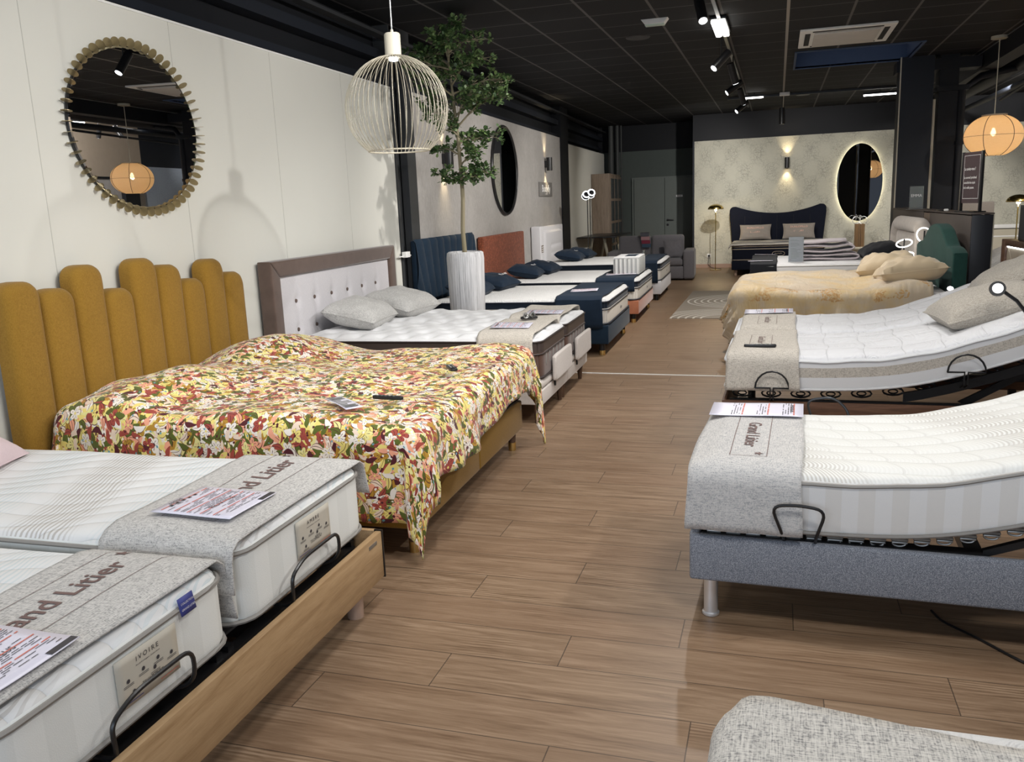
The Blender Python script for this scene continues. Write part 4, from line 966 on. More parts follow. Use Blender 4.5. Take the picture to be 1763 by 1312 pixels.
mb.grid(90, 36, pf); obj('padded_panel', mb, M['greylinen'], t)
for a, c in bt:
    mb = MB(); mb.lathe([(.0165, 0), (.014, .007), (.004, .010)], 12); mb.bm.transform(Matrix.Translation((.071, a, c))@Matrix.Rotation(PI/2, 4, 'Y')); obj('button', mb, M['taupevelvet'], t)
t = thing('bed', 'ecru linen twin bed base with tapered wooden legs and foot pads', 'bed', f2.pt(0, 0), f2.rot)
for a, b in ((-.88, -.005), (.005, .88)):
    obj('base_box', MB().box(-1.98, 0, a, b, .15, .262, .008, 3), M['ecrulinen'], t)
    mb = MB(); rounded(mb, .99, (b-a)/2, .262, .335, .03, 6, 6, 1, .05); mb.bm.transform(Matrix.Translation((-.99, (a+b)/2, 0))); obj('top_cushion', mb, M['ecrulinen'], t)
for a, b in ((-.60, .0), (.26, .87)):
    mb = MB(); rounded(mb, (b-a)/2, .10, 0, .035, .014, 6, 4, 1, .03); mb.bm.transform(Matrix.Translation((.012, (a+b)/2, .375))@Matrix.Rotation(PI/2, 4, 'Z')@Matrix.Rotation(PI/2, 4, 'X')); pad = obj('foot_pad', mb, M['ecrulinen'], t)
    obj('pad_bracket', MB().box(.0, .014, (a+b)/2-.2, (a+b)/2-.18, .22, .40), M['metal_black'], pad)
leg_parts(t, ((-.06, -.82), (-.06, -.05), (-.06, .05), (-.06, .82), (-1.9, -.82), (-1.9, .82)), .032, .017, .16, M['walnutleg'])
mC = Mat(f2, -.88, -.005, 1.98, .335, .645); mD = Mat(f2, .005, .88, 1.98, .335, .645)
tf = [(-.9+i*.2+(j % 2)*.1, -.36+j*.18) for i in range(10) for j in range(5)]
for m, lb in ((mC, 'white tufted mattress with brown border, nearer half of the brown framed bed'), (mD, 'white tufted mattress with brown border, farther half of the brown framed bed')):
    mattress(m, lb, 'twin tufted mattresses', M['ticking'], M['cocoaside'], M['browntrim'], [(.62, 1), (.92, 2)], [M['brownside']], tf, .016, 80, 38, .09, .035, .034, .045, trims=((.31*.62, .006, M['browntrim']),))
    for i in range(6): obj('side_handle', MB().box(.985, .995, -.30+i*.12, -.285+i*.12, .10, .19, .003), M['greytrim'], m.t)
rC = runner(mC, .50, .93, .30, .16, M['tweed_warm'], 'oatmeal tweed runner hanging down the near side of the brown framed bed', wav=.006)
rD = runner(mD, .50, .93, .05, .3, M['tweed_warm'], 'oatmeal tweed runner on the far half of the brown framed bed', wav=.01)
x, y = onfeet(f2, mC, -1.93, 6.18); price_sheet(mC, x, y, .25, .30, PI/2+.1, 'price sheet on the nearer oatmeal runner of the brown framed bed', seed=7)
x, y = onfeet(f2, mD, -1.87, 6.96); price_sheet(mD, x, y, .25, .30, PI/2+.1, 'price sheet on the farther oatmeal runner of the brown framed bed', seed=8)
t = thing('remote_control', 'black remote tied with its cable beside the price sheets on oatmeal runner', 'remote control', mC.P(.73, .24, .03), .5)
mb = MB(); rounded(mb, .07, .022, 0, .022, .008, 4, 2, 1, .015); obj('body', mb, M['metal_black'], t)
mb = MB(); mb.tube([(.05*math.cos(a)+.0, .035*math.sin(a*1.2), .03+.018*math.sin(a*2.7)) for a in [k*.35 for k in range(50)]], .004, 6); obj('coiled_cable', mb, M['metal_grey'], t)
pillow(.62, .46, .24, M['pillowgrey'], 'heather grey pillow on the near side against the buttoned headboard', (-3.345, 6.44, .77), rz=.10, ry=.22, seed=11, group='grey pillows on the brown framed bed')
pillow(.64, .50, .24, M['pillowgrey'], 'heather grey pillow on the far side against the buttoned headboard', (-3.33, 7.24, .77), rz=-.10, ry=.22, seed=12, group='grey pillows on the brown framed bed')
# white socket bracket on the stanchion
t = thing('wall_bracket', 'small white bracket fixed to the steel stanchion above the brown framed bed', 'bracket', (wx(8.4)+.03, 8.4, 1.13))
obj('plate', MB().box(0, .05, -.06, .05, -.02, .04, .004), M['white'], t); obj('arm', MB().box(.0, .02, -.16, .14, -.012, .0, .002), M['white'], t)

# ---- three display beds further back
def cap_bed(fr, hw, zb0, zb1, zm1, basemat, legmat, lbl_base, lbl_m, lbl_r, capmat=M['gold'], caph=.05, xr=(.42, .93), dn=.42, legh=.12):
    t = thing('bed', lbl_base, 'bed', fr.pt(0, 0), fr.rot)
    obj('base_box', MB().box(-1.98, 0, -hw, hw, zb0, zb1, .012, 3), basemat, t)
    leg_parts(t, ((-.08, -hw+.07), (-.08, hw-.07), (-1.9, -hw+.07), (-1.9, hw-.07)), .03, .03, zb0+.01, legmat, capmat, caph)
    m = Mat(fr, -hw, hw, 1.98, zb1, zm1)
    mattress(m, lbl_m, '', M['quiltfine'], M['sidecream'], M['navytrim'], [(.60, 1), (.90, 2)], [M['navyside']], None, .008, 24, 14, .10, .035, trims=(((zm1-zb1)*.6, .006, M['navytrim']),))
    text('border_lettering', 'Bultex', .05, M['ink'], m.t, lambda u, v: Vector((.993, .1+u, (zm1-zb1)*.33+v)))
    r = runner(m, xr[0], xr[1], dn, .25, M['navycloth'], lbl_r, wav=.006)
    text('runner_lettering', 'Bultex', .05, M['metal_grey'], r, lambda u, v: Vector(((xr[0]+xr[1])/2+.06-v, .1+u, m.top(.7)+.019)))
    return m
f3 = Frame(-1.70, 9.60, .028)
m3 = cap_bed(f3, .83, .125, .325, .60, M['navyvelvet'], M['metal_black'], 'petrol blue velvet bed base with brass capped black legs', 'white mattress with navy border on the petrol blue bed', 'navy velvet runner hanging to the base of the petrol blue bed', dn=.27)
f4 = Frame(-1.76, 12.12, .028)
m4 = cap_bed(f4, .88, .12, .30, .575, M['rustplain'], M['metal_black'], 'rust cloth bed base with brass capped black legs', 'white mattress with navy border on the rust bed', 'navy velvet runner on the rust bed under the spring sample', dn=.12)
f5 = Frame(-1.80, 14.75, .028)
m5 = cap_bed(f5, .90, .10, .31, .615, M['whiteleather'], M['metal_black'], 'white upholstered bed base on short black feet, last in the left row', 'white mattress with navy border on the last bed of the left row', 'navy velvet runner on the last bed of the left row', None, 0, dn=.30)
# headboards of the three
def channel_headboard(fr, w, h, n, mat, label):
    t = thing('headboard', label, 'headboard', fr.pt(0, 0), fr.rot)
    mb = MB()
    def g(u, v):
        z = .12+(h-.12)*v; y = (u-.5)*w; k = ((u-.5)/(.50+.50*v**.8)*n+.5+n) % 1.; x = .05+.034*math.sin(PI*k)**.6
        return Vector((x*(1 if v < .97 else .7), y, z))
    mb.grid(n*16, 30, g); obj('channelled_front', mb, mat, t)
    obj('back_panel', MB().box(0, .055, -w/2+.01, w/2-.01, .1, h-.015, .01), mat, t); return t
channel_headboard(Frame(wx(9.65)+.015, 9.66, WA), 2.08, 1.285, 9, M['navyvelvet'], 'petrol blue velvet headboard with fanned vertical channels behind the planter')
t = thing('headboard', 'plain rust velvet rectangular headboard', 'headboard', (wx(12.1)+.015, 12.12, 0), WA)
obj('padded_panel', MB().box(0, .09, -1.10, 1.10, .12, 1.205, .02, 3), M['rust'], t)
t = thing('headboard', 'white headboard with tufted centre and side wing, last in the left row', 'headboard', (wx(14.9)+.015, 14.9, 0), WA)
obj('frame', MB().box(0, .10, -.60, 1.25, .12, 1.225, .012, 3), M['whiteleather'], t)
mb = MB(); tb = [(.0+i*.105-.05, z) for i in range(9) for z in (.88, .74)]
def pf5(u, v):
    y, z = -.50+1.5*u, .5+.66*v; x = .125*math.sin(PI*min(1, max(0, min(u, 1-u, v, 1-v)*12))/2)**.5
    for a, c in tb: x -= .035*math.exp(-((y-a-.07)**2+(z-c)**2)/.0009)
    return Vector((max(x+.03, .08), y, z))
mb.grid(70, 30, pf5); obj('tufted_panel', mb, M['whiteleather'], t)
obj('side_wing', MB().box(0, .16, -.86, -.62, .12, 1.24, .012, 3), M['whiteleather'], t)
obj('control_grille', MB().box(.16, .164, -.80, -.66, .80, .92), M['laminate2'], t)
for i in range(3): obj('grille_bar', MB().box(.164, .168, -.79, -.67, .815+i*.035, .83+i*.035), M['inkwhite'], t)
PB = dict(w=.60, d=.46, h=.19, mat=M['navycloth'])
for (x, y, z), rz, sd, lb in (((-3.36, 9.22, .70), .1, 21, 'dark navy pillow half hidden by the planter, petrol blue bed'), ((-3.30, 9.95, .70), -.1, 22, 'dark navy pillow right of the planter on the petrol blue bed'),
                      ((-3.42, 11.75, .675), .1, 23, 'dark navy pillow in front of the rust headboard, nearer one'), ((-3.38, 12.5, .675), -.05, 24, 'dark navy pillow in front of the rust headboard, farther one'),
                      ((-3.42, 14.5, .715), .05, 25, 'dark navy pillow on the last bed of the left row, nearer one'), ((-3.38, 15.2, .715), -.05, 26, 'dark navy pillow on the last bed of the left row, farther one')):
    pillow(PB['w'], PB['d'], PB['h'], PB['mat'], lb, (x, y, z), rz=rz, ry=.18, seed=sd, group='navy pillows of the left row', txt='Bultex', ts=.075)
x, y = onfeet(f3, m3, -2.05, 9.35); s3 = price_sheet(m3, x, y, .30, .22, .1, 'price sheet on the navy runner of the petrol blue bed', seed=12)
x, y = onfeet(f4, m4, -2.05, 11.75); price_sheet(m4, x, y, .42, .26, .1, 'white price sheets beside the spring sample on the rust bed', seed=13)
t = thing('acrylic_stand', 'small acrylic stand at the foot of the last bed in the left row', 'sign stand', m5.P(.55, .55, .012), m5.rot)
obj('plate', MB().box(-.01, .01, -.16, .16, 0, .10, .002), M['acrylic'], t); obj('foot_plate', MB().box(-.06, .06, -.16, .16, 0, .008), M['metal_grey'], t)
t = thing('mattress_sample', 'cut open block of white pocket springs standing on the rust bed', 'mattress sample', m4.P(.72, -.02, .02), m4.rot)
obj('spring_block', MB().box(-.14, .22, -.36, .36, 0, .215, .012, 2), M['springs'], t)
obj('top_layer', MB().box(-.135, .215, -.355, .355, .215, .24, .01, 2), M['ticking'], t)
obj('top_label', MB().box(.0, .15, -.2, .2, .24, .243), M['navycloth'], t)

# ================================================================== RIGHT ROW
# ---- grey felt adjustable bed
g1 = Frame(-.28, 3.565, PI-.030)
B1 = softbend(.86, .34, .20)
t = thing('adjustable_bed', 'grey felt adjustable bed with chrome feet and slats, right foreground', 'bed', g1.pt(0, 0), g1.rot)
HW = .475
for nm, a in (('side_rail', (-2.05, 0, HW-.035, HW)), ('side_rail', (-2.05, 0, -HW, -HW+.035)), ('foot_rail', (-.035, .004, -HW+.034, HW-.034))):
    obj(nm, MB().box(*a, .168, .352, .012, 3), M['felt'], t)
obj('steel_frame', MB().box(-1.0, -.04, HW-.09, HW-.036, .325, .352).box(-1.0, -.04, -HW+.036, -HW+.09, .325, .352).box(-.09, -.04, -HW+.04, HW-.04, .325, .352).box(-1.03, -.97, -HW+.04, HW-.04, .26, .30), M['metal_black'], t)
xs = [-.085-i*.072 for i in range(22)]
for i, x in enumerate(xs):
    z = .362+B1(-x); mb = MB(); mb.box(x-.030, x+.026, -HW+.05, HW-.045, z-.004, z+.006, .003, 1)
    sl = obj('slat', mb, M['slat'], t)
    mb = MB()
    for yy in (HW-.06,): mb.tube([(x+.022*math.cos(a), yy+.012, z-.010+.011*math.sin(a)) for a in [PI+PI*k/8 for k in range(9)]], .0035, 6); mb.box(x-.028, x+.024, yy-.03, yy+.018, z-.011, z-.004, .002)
    obj('rubber_cap', mb, M['metal_grey'], sl)
for s in (-1, 1):
    mb = MB(); mb.prism([(-1.0, .335), (-1.95, .335+B1(1.95)), (-1.95, .365+B1(1.95)), (-1.0, .362)], (s*(HW-.06)-.012, s*(HW-.06)+.012), 'y'); obj('back_lift_frame', mb, M['metal_black'], t)
for x, y in ((-.075, HW-.07), (-.075, -HW+.07), (-1.95, HW-.07), (-1.95, -HW+.07)):
    mb = MB(); mb.lathe([(.029, 0), (.033, .004), (.033, .012), (.027, .016), (.027, .17)], 20, (x, y, 0)); obj('leg', mb, M['chrome'], t)
for sg in (1, -1):
    stop_loop(t, [(-.345, sg*(HW-.03), .34), (-.335, sg*(HW+.035), .40), (-.295, sg*(HW+.045), .505), (-.39, sg*(HW+.048), .515), (-.485, sg*(HW+.045), .50), (-.455, sg*(HW+.035), .40), (-.45, sg*(HW-.03), .34)] if sg > 0 else
              [(-.43, sg*(HW-.03), .34), (-.44, sg*(HW+.0), .58), (-.41, sg*(HW+.0), .67), (-.53, sg*(HW+.0), .69), (-.60, sg*(HW+.0), .62), (-.58, sg*(HW-.03), .34)], .006)
mR1 = Mat(g1, -.47, .47, 2.0, .378, .60, bend=B1)
mattress(mR1, 'white shell-quilted mattress curving up at the head on the grey felt bed', '', M['shell'], M['sidebeige'], M['greytrim'], R=.08, r=.03, puff=.014, nx=60, ny=18, scall=.003)
rR1 = runner(mR1, .60, 1.008, .185, .15, M['tweed_cool'], 'grey tweed runner with vertical brown lettering on the grey felt bed', near=1, wav=.004)
logo_runner(mR1, rR1, 'Grand Litier', .795, .06, .075, PI/2, (.62, .135))
price_sheet(mR1, .80, -.33, .23, .40, PI/2, 'laminated price sheet at the far end of the runner on the grey felt bed', seed=21, bars=3)
t = thing('power_cable', 'black power cable on the floor beneath the grey felt bed', 'cable', (.62, 3.0, 0))
obj('cable', MB().tube([(-.02+.82*k/40, .35-.62*(k/40)**.55+.03*math.sin(k*.35), .006) for k in range(41)], .005, 6), M['metal_black'], t)

# ---- walnut adjustable bed with two raised mattresses
g2 = Frame(-.275, 6.09, PI-.010)
B2 = softbend(1.02, .37, .26)
t = thing('adjustable_bed', 'dark walnut box bed with raised black lift frames, right side', 'bed', g2.pt(0, 0), g2.rot)
for nm, a in (('side_board', (-2.1, .012, .93, .955)), ('side_board', (-2.1, .012, -.955, -.93)), ('foot_board', (-.012, .012, -.93, .93))):
    obj(nm, MB().box(*a, .10, .40, .002), M['walnut'], t)
leg_parts(t, ((-.1, .85), (-.1, -.85), (-1.95, .85), (-1.95, -.85)), .03, .03, .12, M['metal_black'])
mb = MB(); mb.box(-2.0, -.03, .86, .90, .36, .40).box(-2.0, -.03, -.90, -.86, .36, .40).box(-2.0, -.03, -.03, .03, .36, .40); obj('steel_frame', mb, M['metal_black'], t)
for c0 in (.455, -.455):
    mb = MB()
    for s in (-.40, .40):
        pts = [(-d, .415+B2(d)) for d in (1.0, 1.1, 1.25, 1.45, 1.7, 1.98)]; ol = pts+[(x, z-.055) for x, z in pts[::-1]]
        mb.prism(ol, (c0+s-.012, c0+s+.012), 'y')
        mb.prism([(-1.35, .37), (-1.8, .36+B2(1.8)), (-1.8, .40+B2(1.8)), (-1.3, .39)], (c0+s*.8-.01, c0+s*.8+.01), 'y')
    mb.box(-1.99, -1.95, c0-.4, c0+.4, .37+B2(1.97), .41+B2(1.97)); obj('lift_frame', mb, M['metal_black'], t)
    for i in range(11):
        x = -.10-i*.17; z = .432+B2(-x); mb = MB()
        for yy in (c0-.33, c0+.36):
            mb.tube([(x+.055*math.cos(a), yy, z-.012+.022*math.sin(a)) for a in [2*PI*k/12 for k in range(12)]], .006, 5, closed=True)
            mb.tube([(x+.025*math.cos(a), yy, z-.012+.012*math.sin(a)) for a in [2*PI*k/10 for k in range(10)]], .005, 5, closed=True)
        mb.box(x-.045, x+.045, c0-.38, c0+.38, z+.008, z+.016); obj('spring_slat', mb, M['metal_black'], t)
def dstop(d, y, lift, w=.095):
    z0 = lift; P = [(-d, y-.02, z0-.12), (-d, y+.0, z0), (-d+.0, y, z0)]
    arc = [(-d+w*math.cos(a)*(1), y+.004, z0+.10*math.sin(a)) for a in [PI*k/10 for k in range(11)]]
    mb = MB(); mb.tube([(-d+.009, y-.08, z0-.10), (-d+.009, y, z0-.07), (-d+.009, y, z0), arc[0]]+arc+[(-d-.009, y, z0), (-d-.009, y, z0-.07), (-d-.009, y-.08, z0-.10)], .0055, 7); obj('mattress_stop', mb, M['metal_black'], t)
dstop(.275, .965, .485); dstop(1.30, .965, .60)
mE = Mat(g2, .005, .915, 2.0, .452, .655, bend=B2); mF = Mat(g2, -.915, -.005, 2.0, .452, .665, bend=lambda d: B2(d)*1.02)
tq = [(-.95+i*.21, -.36+j*.24) for i in range(10) for j in range(4)]
for m, lb in ((mE, 'white mattress with grey and brown side band, nearer one on the walnut bed'), (mF, 'white mattress behind the banded one on the walnut bed')):
    t2 = mattress(m, lb, 'twin mattresses on the walnut bed', M['quilt'], M['ticking'], M['ticking'], [(.36, 1), (.41, 2), (.66, 3), (.97, 1)], [M['taupevelvet'], M['tweed_warm']], tq, .014, 70, 26, .08, .03, .014, .05, scall=.006)
rE = runner(mE, .58, .985, .16, .0, M['tweed_warm'], 'oatmeal runner rippling down the near side of the walnut bed', near=1, wav=.007, flare=.015)
logo_runner(mE, rE, 'Grand Litier', .80, .06, .06, PI/2, (.42, .13), star=False)
rF = runner(mF, .585, .96, .0, .15, M['tweed_warm'], 'oatmeal runner on the far half of the walnut bed', near=1, wav=.007)
logo_runner(mF, rF, 'Grand Litier', .78, .10, .06, PI/2, (.42, .13), star=False)
price_sheet(mF, .78, -.32, .22, .36, PI/2, 'price sheet at the far edge of the runner on the walnut bed', seed=23, bars=3)
remote(mE, .80, .33, 0.06, 'slim black remote lying on the oatmeal runner of the walnut bed', .035, .19, dz=.022)
pillow(.56, .60, .22, M['pillowoat'], 'big oatmeal pillow on the raised head of the walnut bed, nearer one', (1.22, 5.68, .905), rz=.10, ry=-.26, seed=31, group='oatmeal pillows on the walnut bed', wr=.006, pinch=.05)
pillow(.60, .60, .20, M['pillowoat'], 'oatmeal pillow mostly hidden behind the nearer pillow of the walnut bed', (1.55, 6.40, 1.02), rz=-.1, ry=-.4, seed=32, group='oatmeal pillows on the walnut bed')
t = thing('reading_lamp', 'black gooseneck reading lamp with round white head over the oatmeal pillow', 'lamp', (1.36, 5.12, .55))
obj('stem', MB().tube([(.06, 0, -.05), (.05, 0, .06), (.02, 0, .17), (-.01, .0, .26), (-.06, .01, .36), (-.12, .02, .44), (-.19, .03, .495)], .0095, 8), M['metal_black'], t)
mb = MB(); mb.lathe([(.036, -.012), (.042, 0), (.040, .012), (.028, .012)], 20); hd = obj('lamp_head', mb, M['metal_black'], t); hd.location = (-.215, .03, .505); hd.rotation_euler = (1.25, -.2, 0)
mb = MB(); mb.lathe([(.028, .0), (.027, .014)], 20); ln = obj('lens', mb, glow('lamp_lens', (1, 1, 1), 1.6), hd)

# ---- bed with sand duvet and green headboard
g3 = Frame(-.33, 9.58, PI-.01)
t = thing('bed', 'low bed hidden under the sand coloured duvet', 'bed', g3.pt(0, 0), g3.rot)
obj('base_box', MB().box(-1.9, -.06, -.85, .85, .12, .36, .01), M['beigepanel'], t); leg_parts(t, ((-.15, .75), (-.15, -.75), (-1.8, .75), (-1.8, -.75)), .03, .03, .13, M['metal_black'])
m = Mat(g3, -.87, .87, 1.86, .37, .64, x=-.03); mattress(m, 'mattress under the sand coloured duvet', '', M['ticking'], M['ticking'], M['ticking'], nx=8, ny=8)
def fb3(x, y): return .02*math.sin(x*3+1)*math.sin(y*2.5)+.012*math.sin(x*9+y*3)+.05*math.exp(-((x+1.55)/.3)**2)
drape('duvet', 'glossy sand and gold duvet with leaf print hanging over the bed', 'duvet', g3, 1.72, 1.86, .70, M['sand'], of=.36, on=.3, off_=.46, oh=.0, r=.11, cell=.026, bump=fb3, amp=.045, flare=.05, wr=.028, seed=9, th=.014, near=-1, kf=22., part='printed_cover')
for (x, y, z), rz, rx, ry, sd, lb in (((1.24, 9.08, .815), .05, -.10, -.1, 41, 'sand print pillow in front of the green headboard, nearer one'), ((1.12, 9.78, .82), -.12, 0., -.12, 42, 'sand print pillow in front of the green headboard, farther one')):
    pillow(.60, .60, .27, M['sand'], lb, (x, y, z), rz=rz, rx=rx, ry=ry, seed=sd, group='sand print pillows', wr=.03, pinch=.08)
PA = math.atan(.045)
H3 = Frame(1.545, 9.72, PA)
t = thing('headboard', 'bottle green velvet headboard with raised rounded centre', 'headboard', H3.pt(0, 0), H3.rot)
def tz(y):   # stepped bell outline
    a = abs(y); 
    if a < .30: return 1.245-.05*(a/.30)**2
    if a < .58: k = (a-.30)/.28; return 1.195-.15*(1.1*k-.1*k*k)
    return 1.048-.05*((a-.58)/.27)**2.5
ol = [(-.85, .0)]+[(-.85+1.7*i/48, tz(-.85+1.7*i/48)) for i in range(49)]+[(.85, .0)]
mb = MB(); mb.prism(ol, (0, .13), 'x', .02); obj('padded_panel', mb, M['green'], t)
def clip_lamp(x, y, z, lb, s=1.):
    t = thing('reading_lamp', lb, 'lamp', (x, y, z)); obj('stem', MB().tube([(0, 0, -z), (0, 0, -.12), (.01, 0, -.04), (.0, -.01, .0), (-.02, -.02, .02)], .009, 8), M['metal_black'], t)
    hd = obj('lamp_head', MB().lathe([(.03, -.01), (.036, 0), (.034, .01)], 18), M['metal_black'], t); hd.location = (-.02, -.03, .03); hd.rotation_euler = (.7, 0, 0)
    obj('lens', MB().lathe([(.028, .005), (.026, .013)], 18), M['ledcool'], hd)
clip_lamp(1.545, 8.62, .66, 'small round black clip lamp lit beside the sand duvet and green headboard')

# ---- bed with black runner and boucle headboard
g4 = Frame(-.30, 11.9, PI-.0)
t = thing('bed', 'low black bed under the plain white mattress with folded blanket', 'bed', g4.pt(0, 0), g4.rot)
obj('base_box', MB().box(-1.78, -.02, -.78, .78, .12, .46, .01), M['black'], t); leg_parts(t, ((-.12, .7), (-.12, -.7), (-1.7, .7), (-1.7, -.7)), .03, .03, .13, M['metal_black'])
m4r = Mat(g4, -.80, .80, 1.82, .465, .755)
mattress(m4r, 'plain bright white mattress carrying the folded lilac blanket', '', M['ticking'], M['quiltfine'], M['white'], [(.68, 1)], [], None, .006, 16, 14, .08, .03, trims=((.29*.68, .006, M['greytrim']),))
rR4 = runner(m4r, .60, .925, .30, .2, M['blackcloth'], 'black cloth runner over the foot of the white mattress', near=1, wav=.003)
text('runner_lettering', 'Epeda', .07, M['inkwhite'], rR4, lambda u, v: Vector((.76-u, -.35-v, m4r.top(.7)+.02)))
price_sheet(m4r, .76, -.62, .28, .10, 0, 'flat price strip on the black runner', seed=31, bars=1)
price_sheet(m4r, .80, .66, .30, .12, 0, 'grey edged price strip at the near edge of the black runner', seed=32, bars=1)
t = thing('folded_blanket', 'lilac grey fleece blanket folded in thick layers on the white mattress', 'blanket', m4r.P(0, 0, .01), 0)
t.location = (.60, 11.75, .765)
# zig-zag folded cloth, seen from its folded edges
pts = []; xs_ = ((-.34, .36), (.33, -.30), (-.31, .30), (.26, -.27), (-.24, .24)); z = .012
for i, (a, b) in enumerate(xs_):
    n = 9; sag = .012*(i % 2)
    for k in range(n): u = k/(n-1); pts.append((a+(b-a)*u, z+.008*math.sin(u*6+i)+(.05*max(0, u-.7 if b > a else .3-u) if i >= 2 else 0)))
    if i < len(xs_)-1:
        for k in range(1, 6): q = PI*k/6; pts.append((b+math.copysign(.030*math.sin(q), b), pts[-1][1]+.0085))
    z = pts[-1][1]+.006
mb = MB(); mb.grid(len(pts)-1, 12, lambda u, v: Vector((pts[round(u*(len(pts)-1))][0], (v-.5)*(.50-.04*u)+.02*math.sin(u*9), pts[round(u*(len(pts)-1))][1]+.01*math.sin(v*7+u*5)))); obj('folds', mb, M['fleece'], t, solid=.020)
t = thing('table_sign', 'upright printed card in a clear holder before the folded blanket', 'sign', (.235, 11.32, .77))
obj('card', MB().box(-.088, .088, 0, .003, .0, .305, .001), M['paper'], t); obj('holder', MB().box(-.092, .092, -.004, -.002, 0, .31).box(-.092, .092, -.03, .05, 0, .003), M['acrylic'], t)
mb = MB(); rng = random.Random(3)
for i in range(18):
    if i in (2, 7): continue
    mb.box(-.065, -.065+.13*rng.uniform(.5, 1), -.0015, 0, .27-i*.0135, .2735-i*.0135)
obj('small_print', mb, M['metal_grey'], t); obj('red_dot', MB().box(-.07, -.062, -.0016, 0, .02, .028), M['inkred'], t)
pillow(.70, .46, .20, M['blackcloth'], 'black pillow with small white lettering on the white mattress', (1.24, 11.75, .86), rz=.05, ry=-.25, seed=51, txt='Epeda', ts=.07)
H4 = Frame(1.55, 11.83, PA)
t = thing('headboard', 'cream boucle headboard with thick rounded tube frame', 'headboard', H4.pt(0, 0), H4.rot)
hw, R = .93, .22; path = [(-hw+.09, .02)]+[(-hw+.09, .6)]+[(-hw+.09+R-R*math.cos(a), 1.265-.09-R+R*math.sin(a)) for a in [PI/2*k/8 for k in range(9)]]
path = path+[(-a, b) for a, b in path[::-1]]
obj('tube_frame', MB().tube([(.05, a, b) for a, b in path], .092, 16), M['boucle'], t)
obj('inner_panel', MB().box(.02, .07, -hw+.12, hw-.12, .2, 1.1, .02, 3), M['boucle'], t)
obj('led_strip', MB().box(.12, .13, -hw+.2, hw-.2, 1.12, 1.16), M['ledcool'], t)
def ring_lamp(name, label, x, y, z, r, tilt, stem=.3, mat=None, rings=((0, 0),)):
    t = thing(name, label, 'lamp', (x, y, z)); obj('stem', MB().tube([(0, 0, -stem), (0, 0, .05)], .009, 8), M['metal_black'], t)
    obj('lamp_base', MB().lathe([(.06, -stem-.01), (.06, -stem+.01), (.01, -stem+.015)], 18), M['metal_black'], t)
    for dz, dx in rings:
        o = obj('ring', MB().tube([(r*math.cos(a), r*math.sin(a), 0) for a in [2*PI*k/32 for k in range(32)]], .008, 8, closed=True), mat or M['ringglow'], t); o.location = (dx, 0, dz); o.rotation_euler = tilt
ring_lamp('ring_lamp', 'white ring lamp with two tilted rings on a thin stem by the black pillow', 1.44, 11.05, .98, .085, (.45, -.25, 0), .22, rings=((0, 0), (-.15, .03)))
ring_lamp('ring_lamp', 'ring lamp glowing behind the green headboard', 1.585, 10.60, 1.09, .085, (1.2, -.5, .5), .35)
t = thing('bedside_table', 'small black bedside table between green and boucle headboards', 'table', (1.5, 10.9, 0)); obj('table_top', MB().box(-.12, .14, -.22, .2, .70, .745, .004), M['black'], t)
for a in (-.10, .12):
    for b in (-.20, .18): obj('leg', MB().box(a-.012, a+.012, b-.012, b+.012, 0, .70), M['black'], t)

# ---- display partition with signs
t = thing('display_partition', 'brown laminate partition wall with dark end panel behind the headboards', 'partition', (1.80, 9.32, 0), PA)
obj('long_panel', MB().box(0, .16, .0, 1.86, 0, 1.325, .003), M['laminate'], t); obj('joint_panel', MB().box(.004, .16, 1.865, 2.2, 0, 1.32), M['laminate2'], t)
obj('rear_panel', MB().box(-.0, .16, 2.205, 4.3, 0, 1.335, .003), M['laminate'], t)
obj('end_panel', MB().box(.004, .19, -.02, -.001, 0, 1.33, .003), M['plumstone'], t); obj('edge_strip', MB().box(.19, .20, -.02, .3, 0, 1.33), M['offwhite'], t)
obj('top_board', MB().box(-.01, .20, -.02, 4.3, 1.335, 1.348, .002), M['laminate'], t)
t = thing('standing_sign', 'dark poster in a black standing frame on the partition', 'sign', (1.875, 9.80, 1.348), 2.2-PI/2+.45)
t.rotation_euler = (0, 0, PI/2+.28-PI)
obj('base_plate', MB().box(-.20, .20, -.06, .06, 0, .012, .002), M['metal_black'], t)
for s in (-1, 1): obj('upright', MB().box(s*.19-.013, s*.19+.013, -.013, .013, .01, .60, .002), M['metal_black'], t)
obj('poster', MB().box(-.178, .178, -.006, .006, .09, .595), plain('aubergine_poster', (.075, .05, .055), .25, spec=.5), t)
mb = MB(); mb.box(-.155, .155, -.0075, -.006, .56, .564).box(-.155, .155, -.0075, -.006, .135, .139).box(-.155, -.152, -.0075, -.006, .135, .56).box(.152, .155, -.0075, -.006, .135, .56); obj('border_lines', mb, M['inkwhite'], t)
for i, (s, z, sz) in enumerate((('Le saviez-vous ?', .43, .042), ('Le sommeil paradoxal', .345, .034), ('consolide les acquis', .295, .034), ('de la veille passee.', .245, .034))):
    text('poster_lettering', s, sz, M['inkwhite'], t, lambda u, v, z=z: Vector((u-.14, -.0085, z+v)), 'LEFT', .0006, .82)
t = thing('acrylic_sign', 'clear acrylic holder with grey card at the far end of the partition', 'sign', (1.70, 12.15, 1.348), -.5)
obj('holder', MB().box(-.085, .085, -.004, .0, 0, .29).box(-.10, .10, -.05, .05, 0, .006), M['acrylic'], t); obj('card', MB().box(-.078, .078, .001, .003, .02, .28), plain('grey_card', (.17, .18, .18), .4), t)
text('card_lettering', 'EMMA', .05, M['inkwhite'], t, lambda u, v: Vector((u, -.005, .17+v)))
t = thing('remote_holder', 'small black gadget lying on the partition beside the poster stand', 'gadget', (1.77, 10.75, 1.348), .1)
